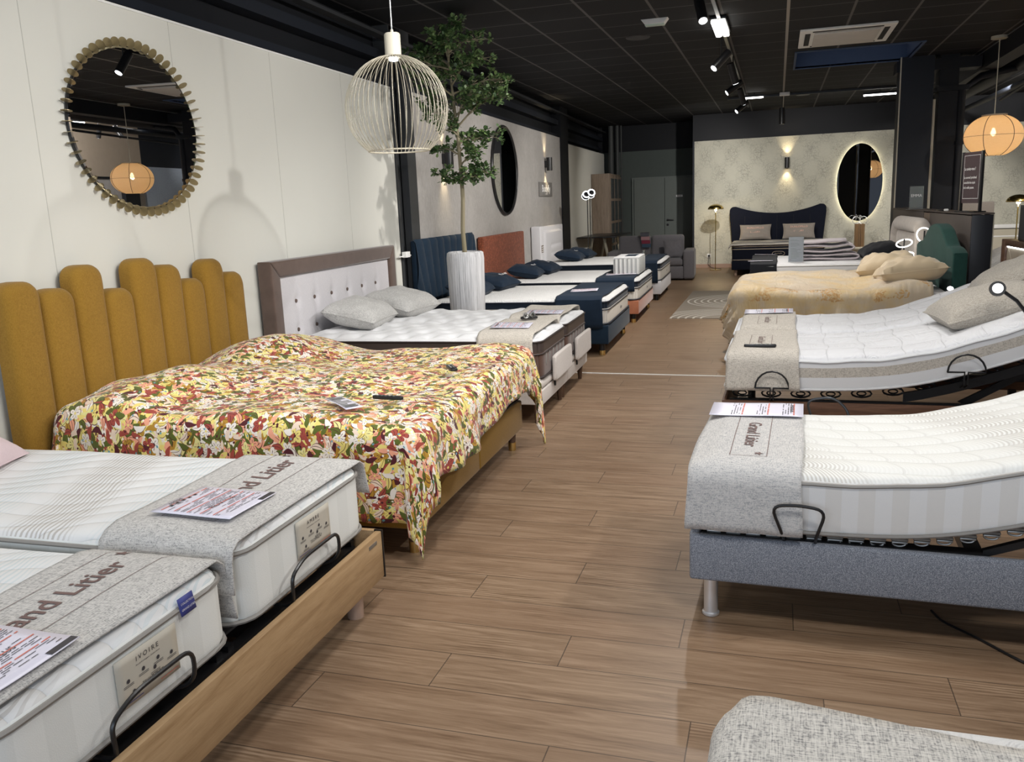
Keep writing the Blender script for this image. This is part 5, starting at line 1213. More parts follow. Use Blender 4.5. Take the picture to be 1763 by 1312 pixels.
obj('body', MB().box(-.03, .03, -.12, .12, 0, .018, .005), M['metal_black'], t); obj('knob', MB().box(-.02, .02, -.2, -.15, 0, .025, .008), M['white'], t)

# ---- brown framed headboard at the right edge, bed behind
t = thing('headboard', 'brown framed headboard with beige leather panel and LED line at the right edge', 'headboard', (1.99, 7.60, 0), PA)
obj('frame', MB().box(0, .10, 1.0, 1.10, .1, 1.13, .004).box(0, .10, -1.1, 1.0, 1.075, 1.13, .004).box(.0, .1, -1.1, -1.0, .1, 1.08, .004), M['walnut'], t)
obj('leather_panel', MB().box(.02, .06, -1.0, 1.0, .1, 1.075), M['beigepanel'], t); obj('led_line', MB().box(.012, .022, -1.0, .98, 1.062, 1.072), M['ledcool'], t)
obj('stitched_seam', MB().tube([(.0195, .95, 1.05), (.0195, .72, .82), (.0195, -1, .78)], .002, 5), M['taupecord'], t)
t = thing('picture_frame', 'dark frame standing on the brown headboard at the right edge', 'frame', (2.03, 8.30, 1.13), .2)
obj('frame', MB().box(-.02, .02, -.12, .09, 0, .30, .003), M['metal_black'], t); obj('print', MB().box(-.022, -.02, -.10, .07, .02, .28), M['plumstone'], t)
t = thing('bed', 'pale bed glimpsed between the partition and the brown headboard', 'bed', (3.2, 12.4, 0)); obj('base_box', MB().box(-.95, .95, -.8, .8, .12, .34, .01), M['whiteleather'], t)
obj('bed_mattress', MB().box(-.94, .94, -.79, .79, .345, .62, .04, 3), M['ticking'], t); leg_parts(t, ((-.85, .7), (-.85, -.7), (.85, .7), (.85, -.7)), .03, .03, .13, M['metal_black'])
pillow(.5, .5, .2, M['pillowgrey'], 'grey cushion on the pale bed behind the partition end', (2.66, 12.0, .73), ry=-.5, seed=61)
t = thing('headboard', 'taupe fabric headboard showing above the partition beneath the lantern', 'headboard', (3.18, 17.0, 0))
obj('padded_panel', MB().box(-.48, .46, 0, .09, .0, 1.335, .02, 3), M['pillowtaupe'], t)
t = thing('radiator', 'pale radiator on the far wall behind the brown headboard', 'radiator', (4.55, 20.36, 0))
obj('top_grille', MB().box(-.5, .5, 0, .08, .72, .80, .005), M['white'], t); obj('lower_pipe', MB().tube([(-.5, .04, .55), (.5, .04, .55)], .02, 10), M['white'], t); obj('panel', MB().box(-.5, .5, .03, .05, .1, .70), M['offwhite'], t)

# ---- nearest mattress with tweed cover
g0 = Frame(-.10, 1.20, PI-.015)
t = thing('bed', 'low bed carrying the nearest mattress, bottom right corner', 'bed', g0.pt(0, 0), g0.rot)
obj('base_box', MB().box(-1.95, -.02, -.44, .44, .12, .33, .01), M['felt'], t); leg_parts(t, ((-.12, .36), (-.12, -.36), (-1.8, .36), (-1.8, -.36)), .03, .03, .13, M['metal_black'])
mR0 = Mat(g0, -.46, .46, 2.0, .34, .585)
mattress(mR0, 'ivory mattress whose far edge shows behind the tweed cover, bottom right', '', M['quiltfine'], M['quiltfine'], M['taupecord'], R=.12, r=.05, nx=40, ny=14)
t = thing('bed_runner', 'coarse beige and grey tweed cover on the nearest mattress, bottom right', 'bed runner', mR0.o, mR0.rot)
def f0c(u, v):
    # x: from -.2 (towards the head) out over the foot; y: far -> near
    s = -.30+1.62*u; y = -.455+.082*min(1, max(.0, (.97-s)*2.2))+(.92-.02)*v; r = .05; x = s; dz = 0
    if s > 1.-r: q = min(PI/2, (s-(1-r))/r); x = 1-r+(r+.006)*math.sin(q); dz = -r*(1-math.cos(q)); d = s-(1-r)-r*PI/2; dz -= max(0, d); x += .01*max(0, d)
    ax, ay = x-(1-.12), abs(y)-(.46-.12)
    if ax > 0 and ay > 0: k = max(ax, ay)/math.hypot(ax, ay); x = .88+ax*k; y = math.copysign(.34+ay*k, y)
    return Vector((x, y, mR0.h+.012+dz+.004*math.sin(x*8)*math.sin(y*6)))
obj('cloth', MB().grid(70, 30, f0c), M['tweed_coarse'], t, solid=.008)

# ---- navy butterfly bed at the far wall
g5 = Frame(0.02, 18.15, -PI/2)
t = thing('bed', 'midnight blue upholstered bed on wooden feet at the far wall', 'bed', g5.pt(0, 0), g5.rot)
obj('base_box', MB().box(-1.98, 0, -.90, .90, .12, .30, .012, 3), M['darknavyvelvet'], t); leg_parts(t, ((-.1, -.82), (-.1, .82), (-1.9, -.82), (-1.9, .82)), .035, .03, .125, M['oakleg'])
m5r = Mat(g5, -.90, .90, 1.98, .305, .62)
mattress(m5r, 'midnight blue mattress with beige cords and oval badge at the far wall', '', M['ticking'], M['darknavyvelvet'], M['taupecord'], [(.98, 1)], [], None, .006, 12, 12, .10, .04, trims=((.235, .009, M['taupecord']),))
mb = MB(); mb.tube([(.999, .02+.12*math.copysign(abs(math.cos(a))**.6, math.cos(a)), .135+.045*math.sin(a)) for a in [2*PI*k/28 for k in range(28)]], .005, 6, closed=True); obj('oval_badge', mb, M['taupecord'], m5r.t)
text('badge_lettering', 'Dunlopillo', .034, M['taupecord'], m5r.t, lambda u, v: Vector((1.001, .02+u, .14+v)))
drape('bed_cover', 'striped cream, blue and black cover on the midnight blue bed', 'bed cover', g5, 1.5, 1.80, .645, M['stripecover'], of=.05, on=.12, off_=.12, r=.06, cell=.05, wr=.012, amp=.01, flare=.01, part='striped_cloth')
t = thing('headboard', 'midnight blue headboard with dipped top edge and flared corners', 'headboard', (0, 20.25, 0), 0)
hw = 1.035; ol = [(-.93, .0)]+[(-.96-.075*(k/8)**1.2, .3+.9*k/8) for k in range(9)]+[(-1.035+.09-.09*math.cos(a), 1.275+.10*math.sin(a)) for a in [PI/2*k/6 for k in range(1, 7)]]
top = [(-.90+1.8*k/24, 1.375-.165*(1-abs(-1+2*k/24)**2.0)**1.) for k in range(25)]
ol = ol+top+[(-a, b) for a, b in ol[::-1]]
mb = MB(); mb.prism([(a, b) for a, b in ol], (-.0, .11), 'y', .02); obj('padded_panel', mb, M['darknavyvelvet'], t)
for i in range(5): obj('channel_seam', MB().box(-.70+i*.35-.004, -.70+i*.35+.004, -.004, .006, .5, 1.16), M['black'], t)
for x, lb, sd in ((-.46, 'taupe pillow with pink lettering, left one against the midnight blue headboard', 71), (.46, 'taupe pillow with pink lettering, right one against the midnight blue headboard', 72)):
    p = pillow(.68, .36, .16, M['pillowtaupe'], lb, (x, 19.97, .82), rz=-PI/2, ry=-.0, seed=sd, group='taupe pillows at the far wall', flange=.03)
    p.rotation_euler = Euler((0, .0, 0)); p.matrix_world = Matrix.Translation((x, 19.98, .81))@Matrix.Rotation(math.radians(62), 4, 'X')@Matrix.Rotation(-PI/2, 4, 'Z')
    pk = plain('pink_print', (.75, .45, .35), .6)
    for s, z, sz in (('DUNLOPILLO', .06, .06), ('LUXURY', -.04, .055)):
        text('pillow_lettering', s, sz, pk, p, lambda u, v, z=z: Vector((-(z+v), u, .085)))
# ---- side table and bronze vase
t = thing('side_table', 'cream pedestal side table under the far oval mirror', 'side table', (1.70, 19.9, 0))
obj('table_top', MB().lathe([(.12, .34), (.20, .38), (.215, .41), (.20, .435), (.05, .44)], 30), M['offwhite'], t); obj('pedestal', MB().lathe([(.17, 0), (.16, .05), (.10, .18), (.12, .34)], 30), M['offwhite'], t)
t = thing('vase', 'bronze vase of vertical rods with chrome rings on the cream side table', 'vase', (1.70, 19.9, .44))
for k in range(16): a = 2*PI*k/16; obj('rod', MB().tube([(.09*math.cos(a), .09*math.sin(a), 0), (.09*math.cos(a), .09*math.sin(a), .48)], .014, 8), M['copper'], t)
obj('core', MB().lathe([(.075, .0), (.075, .46)], 18), M['laminate2'], t)
for dx, z, r, rot in ((-.08, .56, .075, .3), (.07, .55, .085, -.4), (.0, .60, .05, 1.2)):
    o = obj('ring', MB().tube([(r*math.cos(a), 0, r*math.sin(a)) for a in [2*PI*k/24 for k in range(24)]], .007, 7, closed=True), M['chrome'], t); o.location = (dx, 0, z); o.rotation_euler = (0, 0, rot)

# ---- brass mushroom floor lamps
def mushroom(x, y, label):
    t = thing('floor_lamp', label, 'floor lamp', (x, y, 0), 0, None)
    obj('lamp_base', MB().lathe([(.13, 0), (.13, .012), (.02, .02)], 28), M['brass'], t); obj('pole', MB().tube([(0, 0, .01), (0, 0, 1.36)], .010, 10), M['brass'], t)
    prof = [(.172*math.sin(a), 1.345+.11*math.cos(a)) for a in [PI/2*(1-k/10) for k in range(11)]]; prof[-1] = (.002, prof[-1][1])
    obj('lamp_shade', MB().lathe(prof, 32, cap0=False), M['brass'], t, solid=.003)
    obj('bulb', MB().lathe([(.002, 1.30), (.028, 1.325), (.028, 1.35), (.01, 1.37)], 16), M['ledwarm'], t)
    point_light('lamp_glow', (x, y-.02, 1.29), 9*KEY, (1, .78, .42), .03)
mushroom(-1.31, 19.75, 'brass mushroom floor lamp left of the midnight blue bed')
mushroom(3.58, 15.2, 'brass mushroom floor lamp at the right edge of the photo')
# outlet with cords
t = thing('wall_outlet', 'white outlet with black plugs low on the far wallpaper', 'outlet', (-1.50, 20.44, .28)); obj('plate', MB().box(-.045, .045, -.012, 0, -.045, .045, .003), M['white'], t)
obj('cord', MB().tube([(0, -.02, 0), (.0, -.04, -.05), (-.02, -.03, -.2), (.05, -.10, -.262), (.15, -.3, -.27), (.3, -.5, -.27)], .006, 6), M['metal_black'], t)
obj('plug', MB().box(-.02, .02, -.04, -.012, -.02, .02, .004), M['metal_black'], t)

# ---- sconces, mirrors and plaque
def sconce(x, y, z, nx, ny, label, e=22):
    t = thing('wall_sconce', label, 'wall lamp', (x, y, z), math.atan2(ny, nx))
    obj('cylinder', MB().lathe([(.046, -.115), (.052, -.115), (.052, .115), (.046, .115), (.046, .09), (.002, .09)], 24, (.085, 0, 0), cap0=False, cap1=False).lathe([(.046, -.115), (.046, -.09), (.002, -.09)], 24, (.085, 0, 0), False, False), M['metal_black'], t)
    obj('bracket', MB().box(0, .05, -.03, .03, -.06, .06, .003), M['metal_black'], t)
    for s in (-1, 1):
        obj('lens', MB().lathe([(.04, s*.092), (.04, s*.096)], 20, (.085, 0, 0)), M['ledwarm'], t)
        p = (x+nx*.085, y+ny*.085, z+s*.10); spot_light('sconce_beam', p, (p[0]-nx*.10, p[1]-ny*.10, p[2]+s*.8), e*KEY, 75, .9, (1, .80, .50), .02)
sconce(.185, 20.45, 2.295, 0, -1, 'black up and down wall lamp above the midnight blue bed')
sconce(wx(9.86), 9.86, 2.19, 1, .03, 'black up and down wall lamp behind the tree branches', 18)
sconce(wx(15.3), 15.3, 2.315, 1, .03, 'black up and down wall lamp above the small plaque', 18)
t = thing('round_mirror', 'large round mirror ringed by brass discs on the cream wall', 'mirror', (wx(4.43)+.004, 4.43, 2.145), WA)
mb = MB(); mb.lathe([(.475, 0), (.475, .012)], 64); mb.bm.transform(Matrix.Rotation(PI/2, 4, 'Y')); obj('backing', mb, M['metal_black'], t)
mb = MB(); mb.lathe([(.47, 0.013), (.47, .016), (.46, .018)], 72); mb.bm.transform(Matrix.Rotation(PI/2, 4, 'Y')); mg = obj('mirror_glass', mb, M['mirror'], t, smooth=False); mg.scale = (1, 1.19, .995); mg.rotation_euler = (0, .0068, 0)
t.children[0].scale = (1, 1.19, .995)
disc = None
for k in range(56):
    a = 2*PI*k/56
    if disc is None:
        mb = MB(); mb.lathe([(.030, -.001), (.030, .001)], 24); mb.bm.transform(Matrix.Rotation(PI/2, 4, 'X')); disc = obj('brass_disc', mb, M['brass_dull'], t); d = disc
    else: d = disc.copy(); C.objects.link(d)
    # plane spanned by wall normal and radius
    d.rotation_euler = (-a+PI/2 if False else a-PI/2, 0, 0); d.location = (.030, .585*math.cos(a), .487*math.sin(a)); d.rotation_euler = (math.atan2(.585*math.sin(a), .487*math.cos(a))-PI/2, 0, 0)
t = thing('round_mirror', 'dark round mirror with black rim on the silver wallpaper', 'mirror', (wx(12.55)+.004, 12.55, 2.125), WA)
mb = MB(); mb.lathe([(.66, 0), (.66, .02)], 64); mb.bm.transform(Matrix.Rotation(PI/2, 4, 'Y')@Matrix.Diagonal((1, 1, 1, 1))); obj('backing', mb, M['black'], t)
obj('rim', MB().tube([(.02, .68*math.cos(a), .64*math.sin(a)) for a in [2*PI*k/64 for k in range(64)]], .022, 8, closed=True), M['metal_black'], t)
mb = MB(); mb.lathe([(.64, .021), (.64, .024)], 64); mb.bm.transform(Matrix.Rotation(PI/2, 4, 'Y')); obj('mirror_glass', mb, M['darkmirror'], t)
t = thing('wall_plaque', 'small grey plaque with pale lettering below the last sconce', 'plaque', (wx(15.25)+.002, 15.25, 1.87), WA)
obj('board', MB().box(0, .02, -.50, .50, -.125, .125, .002), plain('grey_board', (.20, .19, .18), .5), t)
text('plaque_lettering', 'Bodyfly', .17, M['inkwhite'], t, lambda u, v: Vector((.022, u, .01+v)), bold=.004, sx=1.3); text('plaque_lettering', 'by Bultex', .05, M['inkwhite'], t, lambda u, v: Vector((.022, u, -.08+v)))
t = thing('oval_mirror', 'tall oval mirror with glowing edge on the far wall', 'mirror', (1.70, 20.45, 1.795), 0)
def ellip(rx, rz, y0, y1, n=72): return MB().prism([(rx*math.cos(2*PI*k/n), rz*math.sin(2*PI*k/n)) for k in range(n)], (y0, y1), 'y')
obj('led_halo', MB().tube([(.435*math.cos(k), -.022, .795*math.sin(k)) for k in [2*PI*i/80 for i in range(80)]], .008, 6, closed=True), glow('halo_led', (1, .90, .66), 14.), t); obj('backing', ellip(.42, .78, -.046, -.031), M['white'], t); o = obj('mirror_glass', ellip(.465, .825, -.055, -.047), M['darkmirror'], t, smooth=False)

# ---- pendants
t = thing('pendant_lamp', 'ivory wire globe pendant with cylindrical neck', 'pendant lamp', (-1.885, 4.2, 0))
gz, R = 2.115, .262
prof = [(.03, gz+R*.98+.0)]+[(R*math.sin(a), gz+R*math.cos(a)) for a in [math.radians(12+k*(143-12)/18) for k in range(19)]]
w0 = obj('wire', MB().tube([(r, 0, z) for r, z in prof], .0019, 6), plain('ivory_wire', (.34, .31, .24), .5), t)
for k in range(1, 52): w = w0.copy(); C.objects.link(w); w.rotation_euler = (0, 0, 2*PI*k/52)
rb = prof[-1]; obj('bottom_ring', MB().tube([(rb[0]*math.cos(a), rb[0]*math.sin(a), rb[1]) for a in [2*PI*k/48 for k in range(48)]], .004, 7, closed=True), M['offwhite'], t)
obj('neck', MB().lathe([(.041, gz+R*.95), (.041, 2.475), (.036, 2.482), (.008, 2.484), (.007, 2.50)], 28), plain('ribbed_ivory', (.56, .52, .42), .5), t)
obj('cord', MB().tube([(0, 0, 2.49), (0, 0, HC)], .004, 6), M['metal_grey'], t); obj('bulb', MB().lathe([(.025, 2.362), (.022, 2.350), (.002, 2.345)], 18), M['ledcool'], t)
t = thing('pendant_lamp', 'glowing linen lantern pendant with black ribs on the right', 'pendant lamp', (2.64, 12.69, 0))
lz, RX, RZ = 2.232, .345, .27
pr = [(RX*math.cos(a), lz+RZ*math.sin(a)) for a in [math.radians(-66+k*132/24) for k in range(25)]]
obj('lamp_shade', MB().lathe(pr, 48, cap0=False, cap1=False), M['shade'], t)
rib0 = obj('rib', MB().tube([(r+.002, 0, z) for r, z in pr], .004, 6), M['laminate'], t)
for k in range(1, 6): r_ = rib0.copy(); C.objects.link(r_); r_.rotation_euler = (0, 0, 2*PI*k/6)
obj('waist_wire', MB().tube([((RX+.002)*math.cos(a), (RX+.002)*math.sin(a), lz) for a in [2*PI*k/48 for k in range(48)]], .0025, 5, closed=True), M['laminate'], t)
obj('top_ring', MB().lathe([(pr[-1][0]+.005, pr[-1][1]), (pr[-1][0]+.005, pr[-1][1]+.02)], 32, cap0=False, cap1=False), M['taupewall'], t, solid=.006)
obj('cord', MB().tube([(0, 0, 2.36), (0, 0, HC-.02)], .006, 6), M['offwhite'], t); obj('ceiling_rose', MB().lathe([(.10, HC-.035), (.10, HC-.001)], 28), M['offwhite'], t)
obj('bulb', MB().lathe([(.002, 2.225), (.03, 2.25), (.03, 2.28), (.012, 2.33)], 18), M['ledwarm'], t); point_light('lantern_glow', (2.64, 12.69, 2.25), 15*KEY, (1, .70, .38), .03)

# ---- planter with tree
t = thing('potted_tree', 'slender leafy tree in a tall ribbed grey planter', 'tree', (-3.03, 8.2, 0))
obj('planter', MB().lathe([(.150, 0), (.172, .3), (.186, .8), (.192, 1.10), (.186, 1.155), (.165, 1.168), (.160, 1.12)], 40, cap1=False), M['pot'], t); obj('soil', MB().lathe([(.158, 1.10), (.162, 1.13)], 24), M['soil'], t)
rng = random.Random(12); trunk = [(0, 0, 1.1), (-.01, 0, 1.4), (.005, .01, 1.7), (.0, 0, 2.0), (-.012, 0, 2.3), (-.035, 0, 2.6), (-.055, 0, 2.85), (-.075, 0, 3.05), (-.08, 0, 3.27)]
mb = MB(); mb.tube(trunk, [.024, .022, .021, .019, .017, .014, .011, .008, .004], 9)
def trunk_at(z):
    for a, b in zip(trunk, trunk[1:]):
        if a[2] <= z <= b[2]: k = (z-a[2])/(b[2]-a[2]); return Vector(a).lerp(Vector(b), k)
    return Vector(trunk[-1])
tips = []
# limbs: start height, horizontal direction (x = right in view), length, rise
limbs = [(1.95, (-1, .1), .22, -.02), (1.92, (1, .2), .26, .02), (2.00, (.9, -.5), .26, .10), (2.12, (-.9, .4), .32, .07), (2.15, (1, .3), .34, .12), (2.2, (.4, .9), .28, .08), (2.38, (1, 0), .52, .22), (2.4, (.6, -.7), .45, .2), (2.42, (-.9, -.1), .30, .10),
         (2.5, (1, -.3), .5, .10), (2.55, (-1, .4), .36, .12), (2.62, (.8, .5), .48, .15), (2.7, (1, -.1), .50, .08), (2.68, (-.6, -.7), .32, .12), (2.78, (.7, -.6), .38, .12), (2.85, (-.5, .8), .3, .08), (2.9, (.8, .2), .36, .10), (2.93, (-1, -.1), .42, .06), (2.97, (-.9, .3), .45, .15), (3.0, (.3, -.8), .25, .12), (3.1, (-1, 0), .30, -.02), (3.08, (.6, .2), .30, .1), (3.22, (.2, .1), .12, .12), (3.05, (-.2, -.5), .2, .15), (2.3, (-.3, -.8), .25, .1), (1.90, (.7, -.4), .24, .0)]
for z0, (dx, dy), L_, rise in limbs:
    p = trunk_at(z0); d = Vector((dx, dy, 0)).normalized(); pts = [p]
    for k in range(1, 6): u = k/5; pts.append(p+d*L_*u+Vector((rng.uniform(-.015, .015), rng.uniform(-.015, .015), rise*math.sin(u*PI*.6)*1.2)))
    mb.tube(pts, [.010*(1-.75*k/5) for k in range(6)], 6)
    for k in range(2, 6):
        for s in range(4 if k < 5 else 5):
            q = pts[k]+Vector((rng.uniform(-.09, .09), rng.uniform(-.09, .09), rng.uniform(-.05, .075))); mb.tube([pts[k-1], (pts[k]+q)/2, q], [.004, .003, .002], 4, caps=False); tips.append((q, (q-pts[k-1]).normalized()))
tips += [(Vector((-.08+rng.uniform(-.05, .05), rng.uniform(-.05, .05), 3.24+rng.uniform(-.06, .08))), Vector((0, 0, 1))) for _ in range(6)]
obj('trunk', mb, M['leafbark'], t)
mb = MB()
for q, d in tips:
    for k in range(rng.randint(12, 16)):
        dirv = (d*.5+Vector((rng.gauss(0, .7), rng.gauss(0, .7), rng.gauss(.15, .5)))).normalized(); side = dirv.cross(Vector((rng.gauss(0, .3), rng.gauss(0, .3), 1))).normalized(); up = side.cross(dirv)
        L_, w = rng.uniform(.036, .056), rng.uniform(.013, .018); b = q+Vector((rng.uniform(-.022, .022), rng.uniform(-.022, .022), rng.uniform(-.018, .018)))
        vs = [mb.bm.verts.new(b+dirv*L_*u+side*w*s+up*.004*c) for u, s, c in ((0, 0, 0), (.35, -.8, .6), (.72, -1, .3), (1, 0, -.6), (.72, 1, .3), (.35, .8, .6))]; mb._f(vs)
f = obj('foliage', mb, M['leaf'], t, smooth=False); f['kind'] = 'stuff'

# ---- sofa, table, cabinet, floor lamp in the far left corner
t = thing('sofa', 'dark grey two seat sofa bed in the far left corner', 'sofa', (-2.45, 17.72, 0), .05)
obj('seat_base', MB().box(-.72, .66, -.42, .42, .03, .28, .02, 2), M['sofa'], t)
for s in (-1, 1): mb = MB(); rounded(mb, .11, .45, .02, .60, .05, 3, 6, 3, .0); o = obj('armrest', mb, M['sofa'], t); o.location = (s*.76+.0, 0, 0)
for x in (-.36, .31): mb = MB(); rounded(mb, .335, .34, .285, .43, .05, 4, 4, 1, .03); o = obj('seat_cushion', mb, M['sofa'], t); o.location = (x, -.08, 0)
for x in (-.38, .30): mb = MB(); rounded(mb, .335, .10, .40, .88, .06, 5, 2, 4, .0, lambda a, b, c, d: Vector((a, b+(c-.4)*.25, c))); o = obj('back_cushion', mb, M['sofa'], t); o.location = (x, .27, 0)
obj('drawer_front', MB().box(-.6, .6, -.435, -.42, .05, .25, .005), M['sofa'], t)
pillow(.40, .40, .14, M['sofa'], 'dark grey cushion standing on the right end of the sofa', (-2.02, 17.78, .60), seed=81)
bpy.context.view_layer.update()
p = [o for o in C.objects if o.get('label', '').startswith('dark grey cushion standing')][0]; p.rotation_euler = (math.radians(68), 0, .35)
t = thing('swatch_book', 'fabric swatch strip in pink, red and blue hung over the sofa back', 'swatches', (-2.62, 17.95, .80))
for i, c in enumerate(((.10, .10, .12), (.42, .24, .25), (.24, .03, .06), (.05, .09, .14))): obj('swatch', MB().box(-.09+i*.012, .09+i*.012, -.05-.004*i-.02, -.045-.02, .07-.075*i, .14-.075*i), plain('swatch_%d' % i, c, .8), t)
obj('strap', MB().box(-.09, .09, -.065, .06, .14, .148), M['ink'], t)
t = thing('table', 'high table with black top on pale trestle legs before the cabinet', 'table', (-3.66, 18.95, 0), 0)
obj('table_top', MB().box(-.42, .44, -1.0, 1.0, .86, .885, .003), M['metal_black'], t)
for y in (-.75, .75):
    for s in (-1, 1): obj('leg', MB().tube([(s*.12, y, .86), (s*.30, y-.05, .0)], .03, 6), M['offwhite'], t)
t = thing('cabinet', 'tall grey oak cabinet with glazed front in the far left corner', 'cabinet', (wx(20.9)+.01, 20.9, 0), WA)
obj('body', MB().box(0, .42, -.88, .88, 0, 2.25, .004), M['greyoak'], t)
gl = plain('dark_cabinet_glass', (.05, .055, .06), .08, spec=.8)
for i in range(3):
    d = obj('door', MB().box(.42, .445, -.86+i*.58, -.30+i*.58, .05, 2.2, .003), M['greyoak'], t)
    for j in range(4): obj('glass_pane', MB().box(.446, .450, -.81+i*.58, -.35+i*.58, .12+j*.52, .58+j*.52), gl, d)
t = thing('floor_lamp', 'black twin pole floor lamp with white ring head behind the left row', 'floor lamp', (-3.40, 16.05, 0))
obj('lamp_base', MB().lathe([(.13, 0), (.13, .015), (.02, .02)], 24), M['metal_black'], t)
for s in (-.025, .025): obj('pole', MB().tube([(s, 0, .01), (s, 0, 1.68)], .009, 8), M['metal_black'], t)
for dx, dz, r in ((-.05, 1.74, .075), (.05, 1.77, .075)):
    o = obj('lamp_head', MB().lathe([(.05, -.04), (.075, -.03), (.075, .03), (.05, .04)], 22), M['metal_black'], t); o.location = (dx, 0, dz); o.rotation_euler = (.9, .7, 0)
    r2 = obj('ring', MB().tube([(.062*math.cos(a), .062*math.sin(a), .036) for a in [2*PI*k/20 for k in range(20)]], .010, 6, closed=True).tube([(.07*math.cos(a), .07*math.sin(a), -.034) for a in [2*PI*k/20 for k in range(20)]], .007, 6, closed=True), M['ledcool'], o)
t = thing('rug', 'taupe rug with cream concentric arcs in the aisle', 'rug', (-1.38, 11.66, 0)); obj('pile', MB().box(0, .98, 0, 3.5, 0, .012, .003), M['rug'], t)

# ---- ceiling fixtures
t = thing('air_conditioner', 'white ceiling cassette air conditioner with square grille', 'air conditioner', (.73, 11.52, HC))
obj('fascia', MB().box(-.52, .52, -.60, .60, -.025, 0, .006), M['white'], t); obj('grille', MB().box(-.36, .36, -.44, .44, -.05, -.026, .012, 2), plain('grille_grey', (.55, .53, .5), .6), t)
for a in ((-.46, -.40, -.42, .42), (.40, .46, -.42, .42), (-.38, .38, .48, .54), (-.38, .38, -.54, -.48)): obj('air_slot', MB().box(*a, -.028, -.0255), M['black'], t)
t = thing('light_track', 'black ceiling track running down the aisle', 'light track', (-.62, 11, HC)); obj('rail', MB().box(-.018, .018, -9.5, 8.2, -.035, -.001), M['metal_black'], t)
t = thing('light_track', 'black ceiling track crossing the shop near the far wall', 'light track', (.6, 17.4, HC)); obj('rail', MB().box(-1.55, 1.5, -.018, .018, -.04, -.002), M['metal_black'], t)
def track_spot(x, y, z, d, label, L_=.27, r=.047, lit=True):
    t = thing('track_spotlight', label, 'spotlight', (x, y, z), 0, 'spotlights on the aisle track')
    d = Vector(d).normalized(); a = -d*L_/2; b = d*L_/2; obj('cylinder', MB().tube([a, b], r, 20), M['metal_black'], t)
    obj('stem', MB().tube([(0, 0, 0), (0, 0, HC-.03-z)], .008, 6), M['metal_black'], t)
    if lit: obj('lens', MB().tube([b, b+d*.004], r*.8, 20), M['ledcool'], t)
SL = [(-.70, 8.35, 3.27, (.2, -.5, -.8), 'track spotlight cut by the top edge of the photo'), (-.66, 10.7, 3.16, (-.65, -.5, -.75), 'black track spotlight just behind the lit flood light'), (-.60, 12.2, 3.2, (.25, .3, -.9), 'dark track spotlight, third along the aisle track'),
      (-.66, 13.9, 3.22, (-.8, -.2, -.55), 'track spotlight with lit tip, fourth along the aisle track'), (-.60, 15.2, 3.22, (.25, .4, -.85), 'dark track spotlight, fifth along the aisle track'), (-.66, 16.9, 3.22, (-.7, -.3, -.6), 'track spotlight farthest down the aisle track')]
for a in SL: track_spot(*a)
track_spot(4.15, 13.9, 3.16, (.35, .2, -.8), 'track spotlight beside the LED bar near the right wall', .24, .045)
track_spot(3.9, 14.1, 3.16, (-.4, .2, -.8), 'dark track spotlight behind the lantern near the right wall', .24, .045, False)
track_spot(.05, 17.4, 3.05, (0, 0, -1), 'dark spotlight hanging straight down from the cross track', .3, .055, False)
t = thing('ceiling_light', 'bright white twin tube light hanging on the aisle track', 'ceiling light', (-.63, 10.03, 3.40)); obj('housing', MB().box(-.085, .085, -.42, .42, .012, .045, .004), M['metal_black'], t)
for s_ in (-1, 1): obj('light_tube', MB().box(s_*.040-.034, s_*.040+.034, -.41, .41, -.03, .012, .015), glow('light_tube', (1, .97, .9), 9.), t)
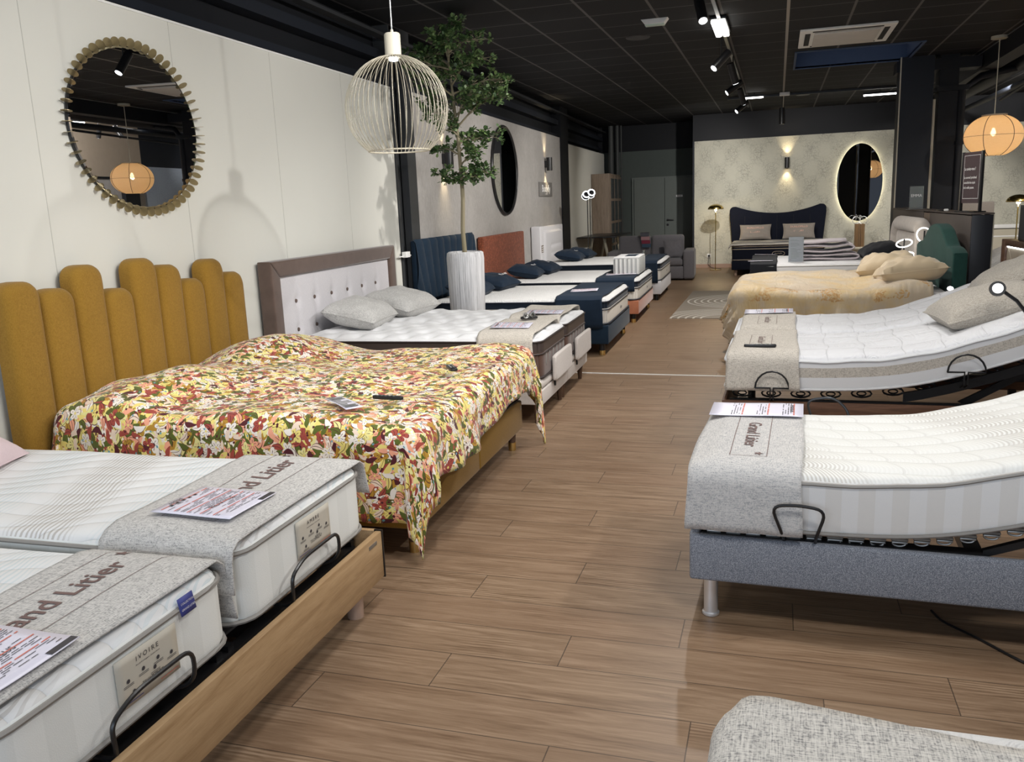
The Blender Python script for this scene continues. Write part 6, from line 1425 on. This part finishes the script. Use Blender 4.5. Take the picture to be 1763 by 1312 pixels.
for x, y, lb in ((3.6, 14.2, 'white LED bar behind the lantern, mirrored below the taupe wall'), (4.45, 13.5, 'white LED bar nearest the right wall')):
    t = thing('led_batten', lb, 'LED batten', (x, y, 3.30), .6); obj('housing', MB().box(-.03, .03, -.28, .28, .02, .05), M['metal_black'], t); obj('diffuser', MB().box(-.03, .03, -.27, .27, -.01, .02, .004), M['led'], t); obj('hanger', MB().tube([(0, 0, .04), (0, 0, HC-3.3)], .01, 6), M['metal_black'], t)
for nm, x0, x1, y, lb in (('led_batten', 1.50, 2.10, 18.0, 'short white LED batten near the black posts'), ('led_batten', -.62, -.28, 16.95, 'short white LED batten at the end of the aisle track')):
    t = thing(nm, lb, 'LED batten', ((x0+x1)/2, y, 3.36)); h = (x1-x0)/2; obj('housing', MB().box(-h, h, -.03, .03, .02, .06), M['metal_black'], t); obj('diffuser', MB().box(-h+.01, h-.01, -.025, .025, -.005, .02, .004), M['led'], t)
    obj('hanger', MB().tube([(0, 0, .05), (0, 0, HC-3.36)], .01, 6), M['metal_black'], t)
t = thing('emergency_light', 'pale emergency light on the dark ceiling grid', 'emergency light', (-1.265, 9.5, HC)); mb = MB(); mb.prism([(-.14, 0), (.14, 0), (.10, -.05), (-.10, -.05)], (-.06, .06), 'y', .004); obj('housing', mb, M['white'], t); obj('lens', MB().box(-.10, .10, -.045, .045, -.062, -.049, .003), M['emlens'], t)
t = thing('emergency_light', 'small white emergency box at the far end of the ceiling grid', 'emergency light', (.085, 17.2, HC)); obj('housing', MB().box(-.09, .09, -.06, .06, -.06, 0, .01), M['white'], t)
t = thing('ceiling_speaker', 'dark round ceiling speaker beside the emergency light', 'ceiling speaker', (-1.58, 10.4, HC)); obj('disc', MB().lathe([(.13, -.012), (.14, -.001)], 30), plain('dark_disc', (.03, .03, .032), .5), t)
t = thing('ceiling_speaker', 'round ceiling speaker near the cross track', 'ceiling speaker', (.42, 17.8, HC)); obj('disc', MB().lathe([(.12, -.012), (.13, -.001)], 30), M['column'], t)
# LED linear panels above the right side, mirrored in the round mirror
for i, (x, y) in enumerate(()):
    t = thing('ceiling_light', ('long white LED panel over the right row', 'long white LED panel in front of the blue wallpaper', 'long white LED panel above the right aisle')[i], 'ceiling light', (x, y, HC)); obj('diffuser', MB().box(-.12, .12, -.6, .6, -.03, -.004, .004), M['led'], t)
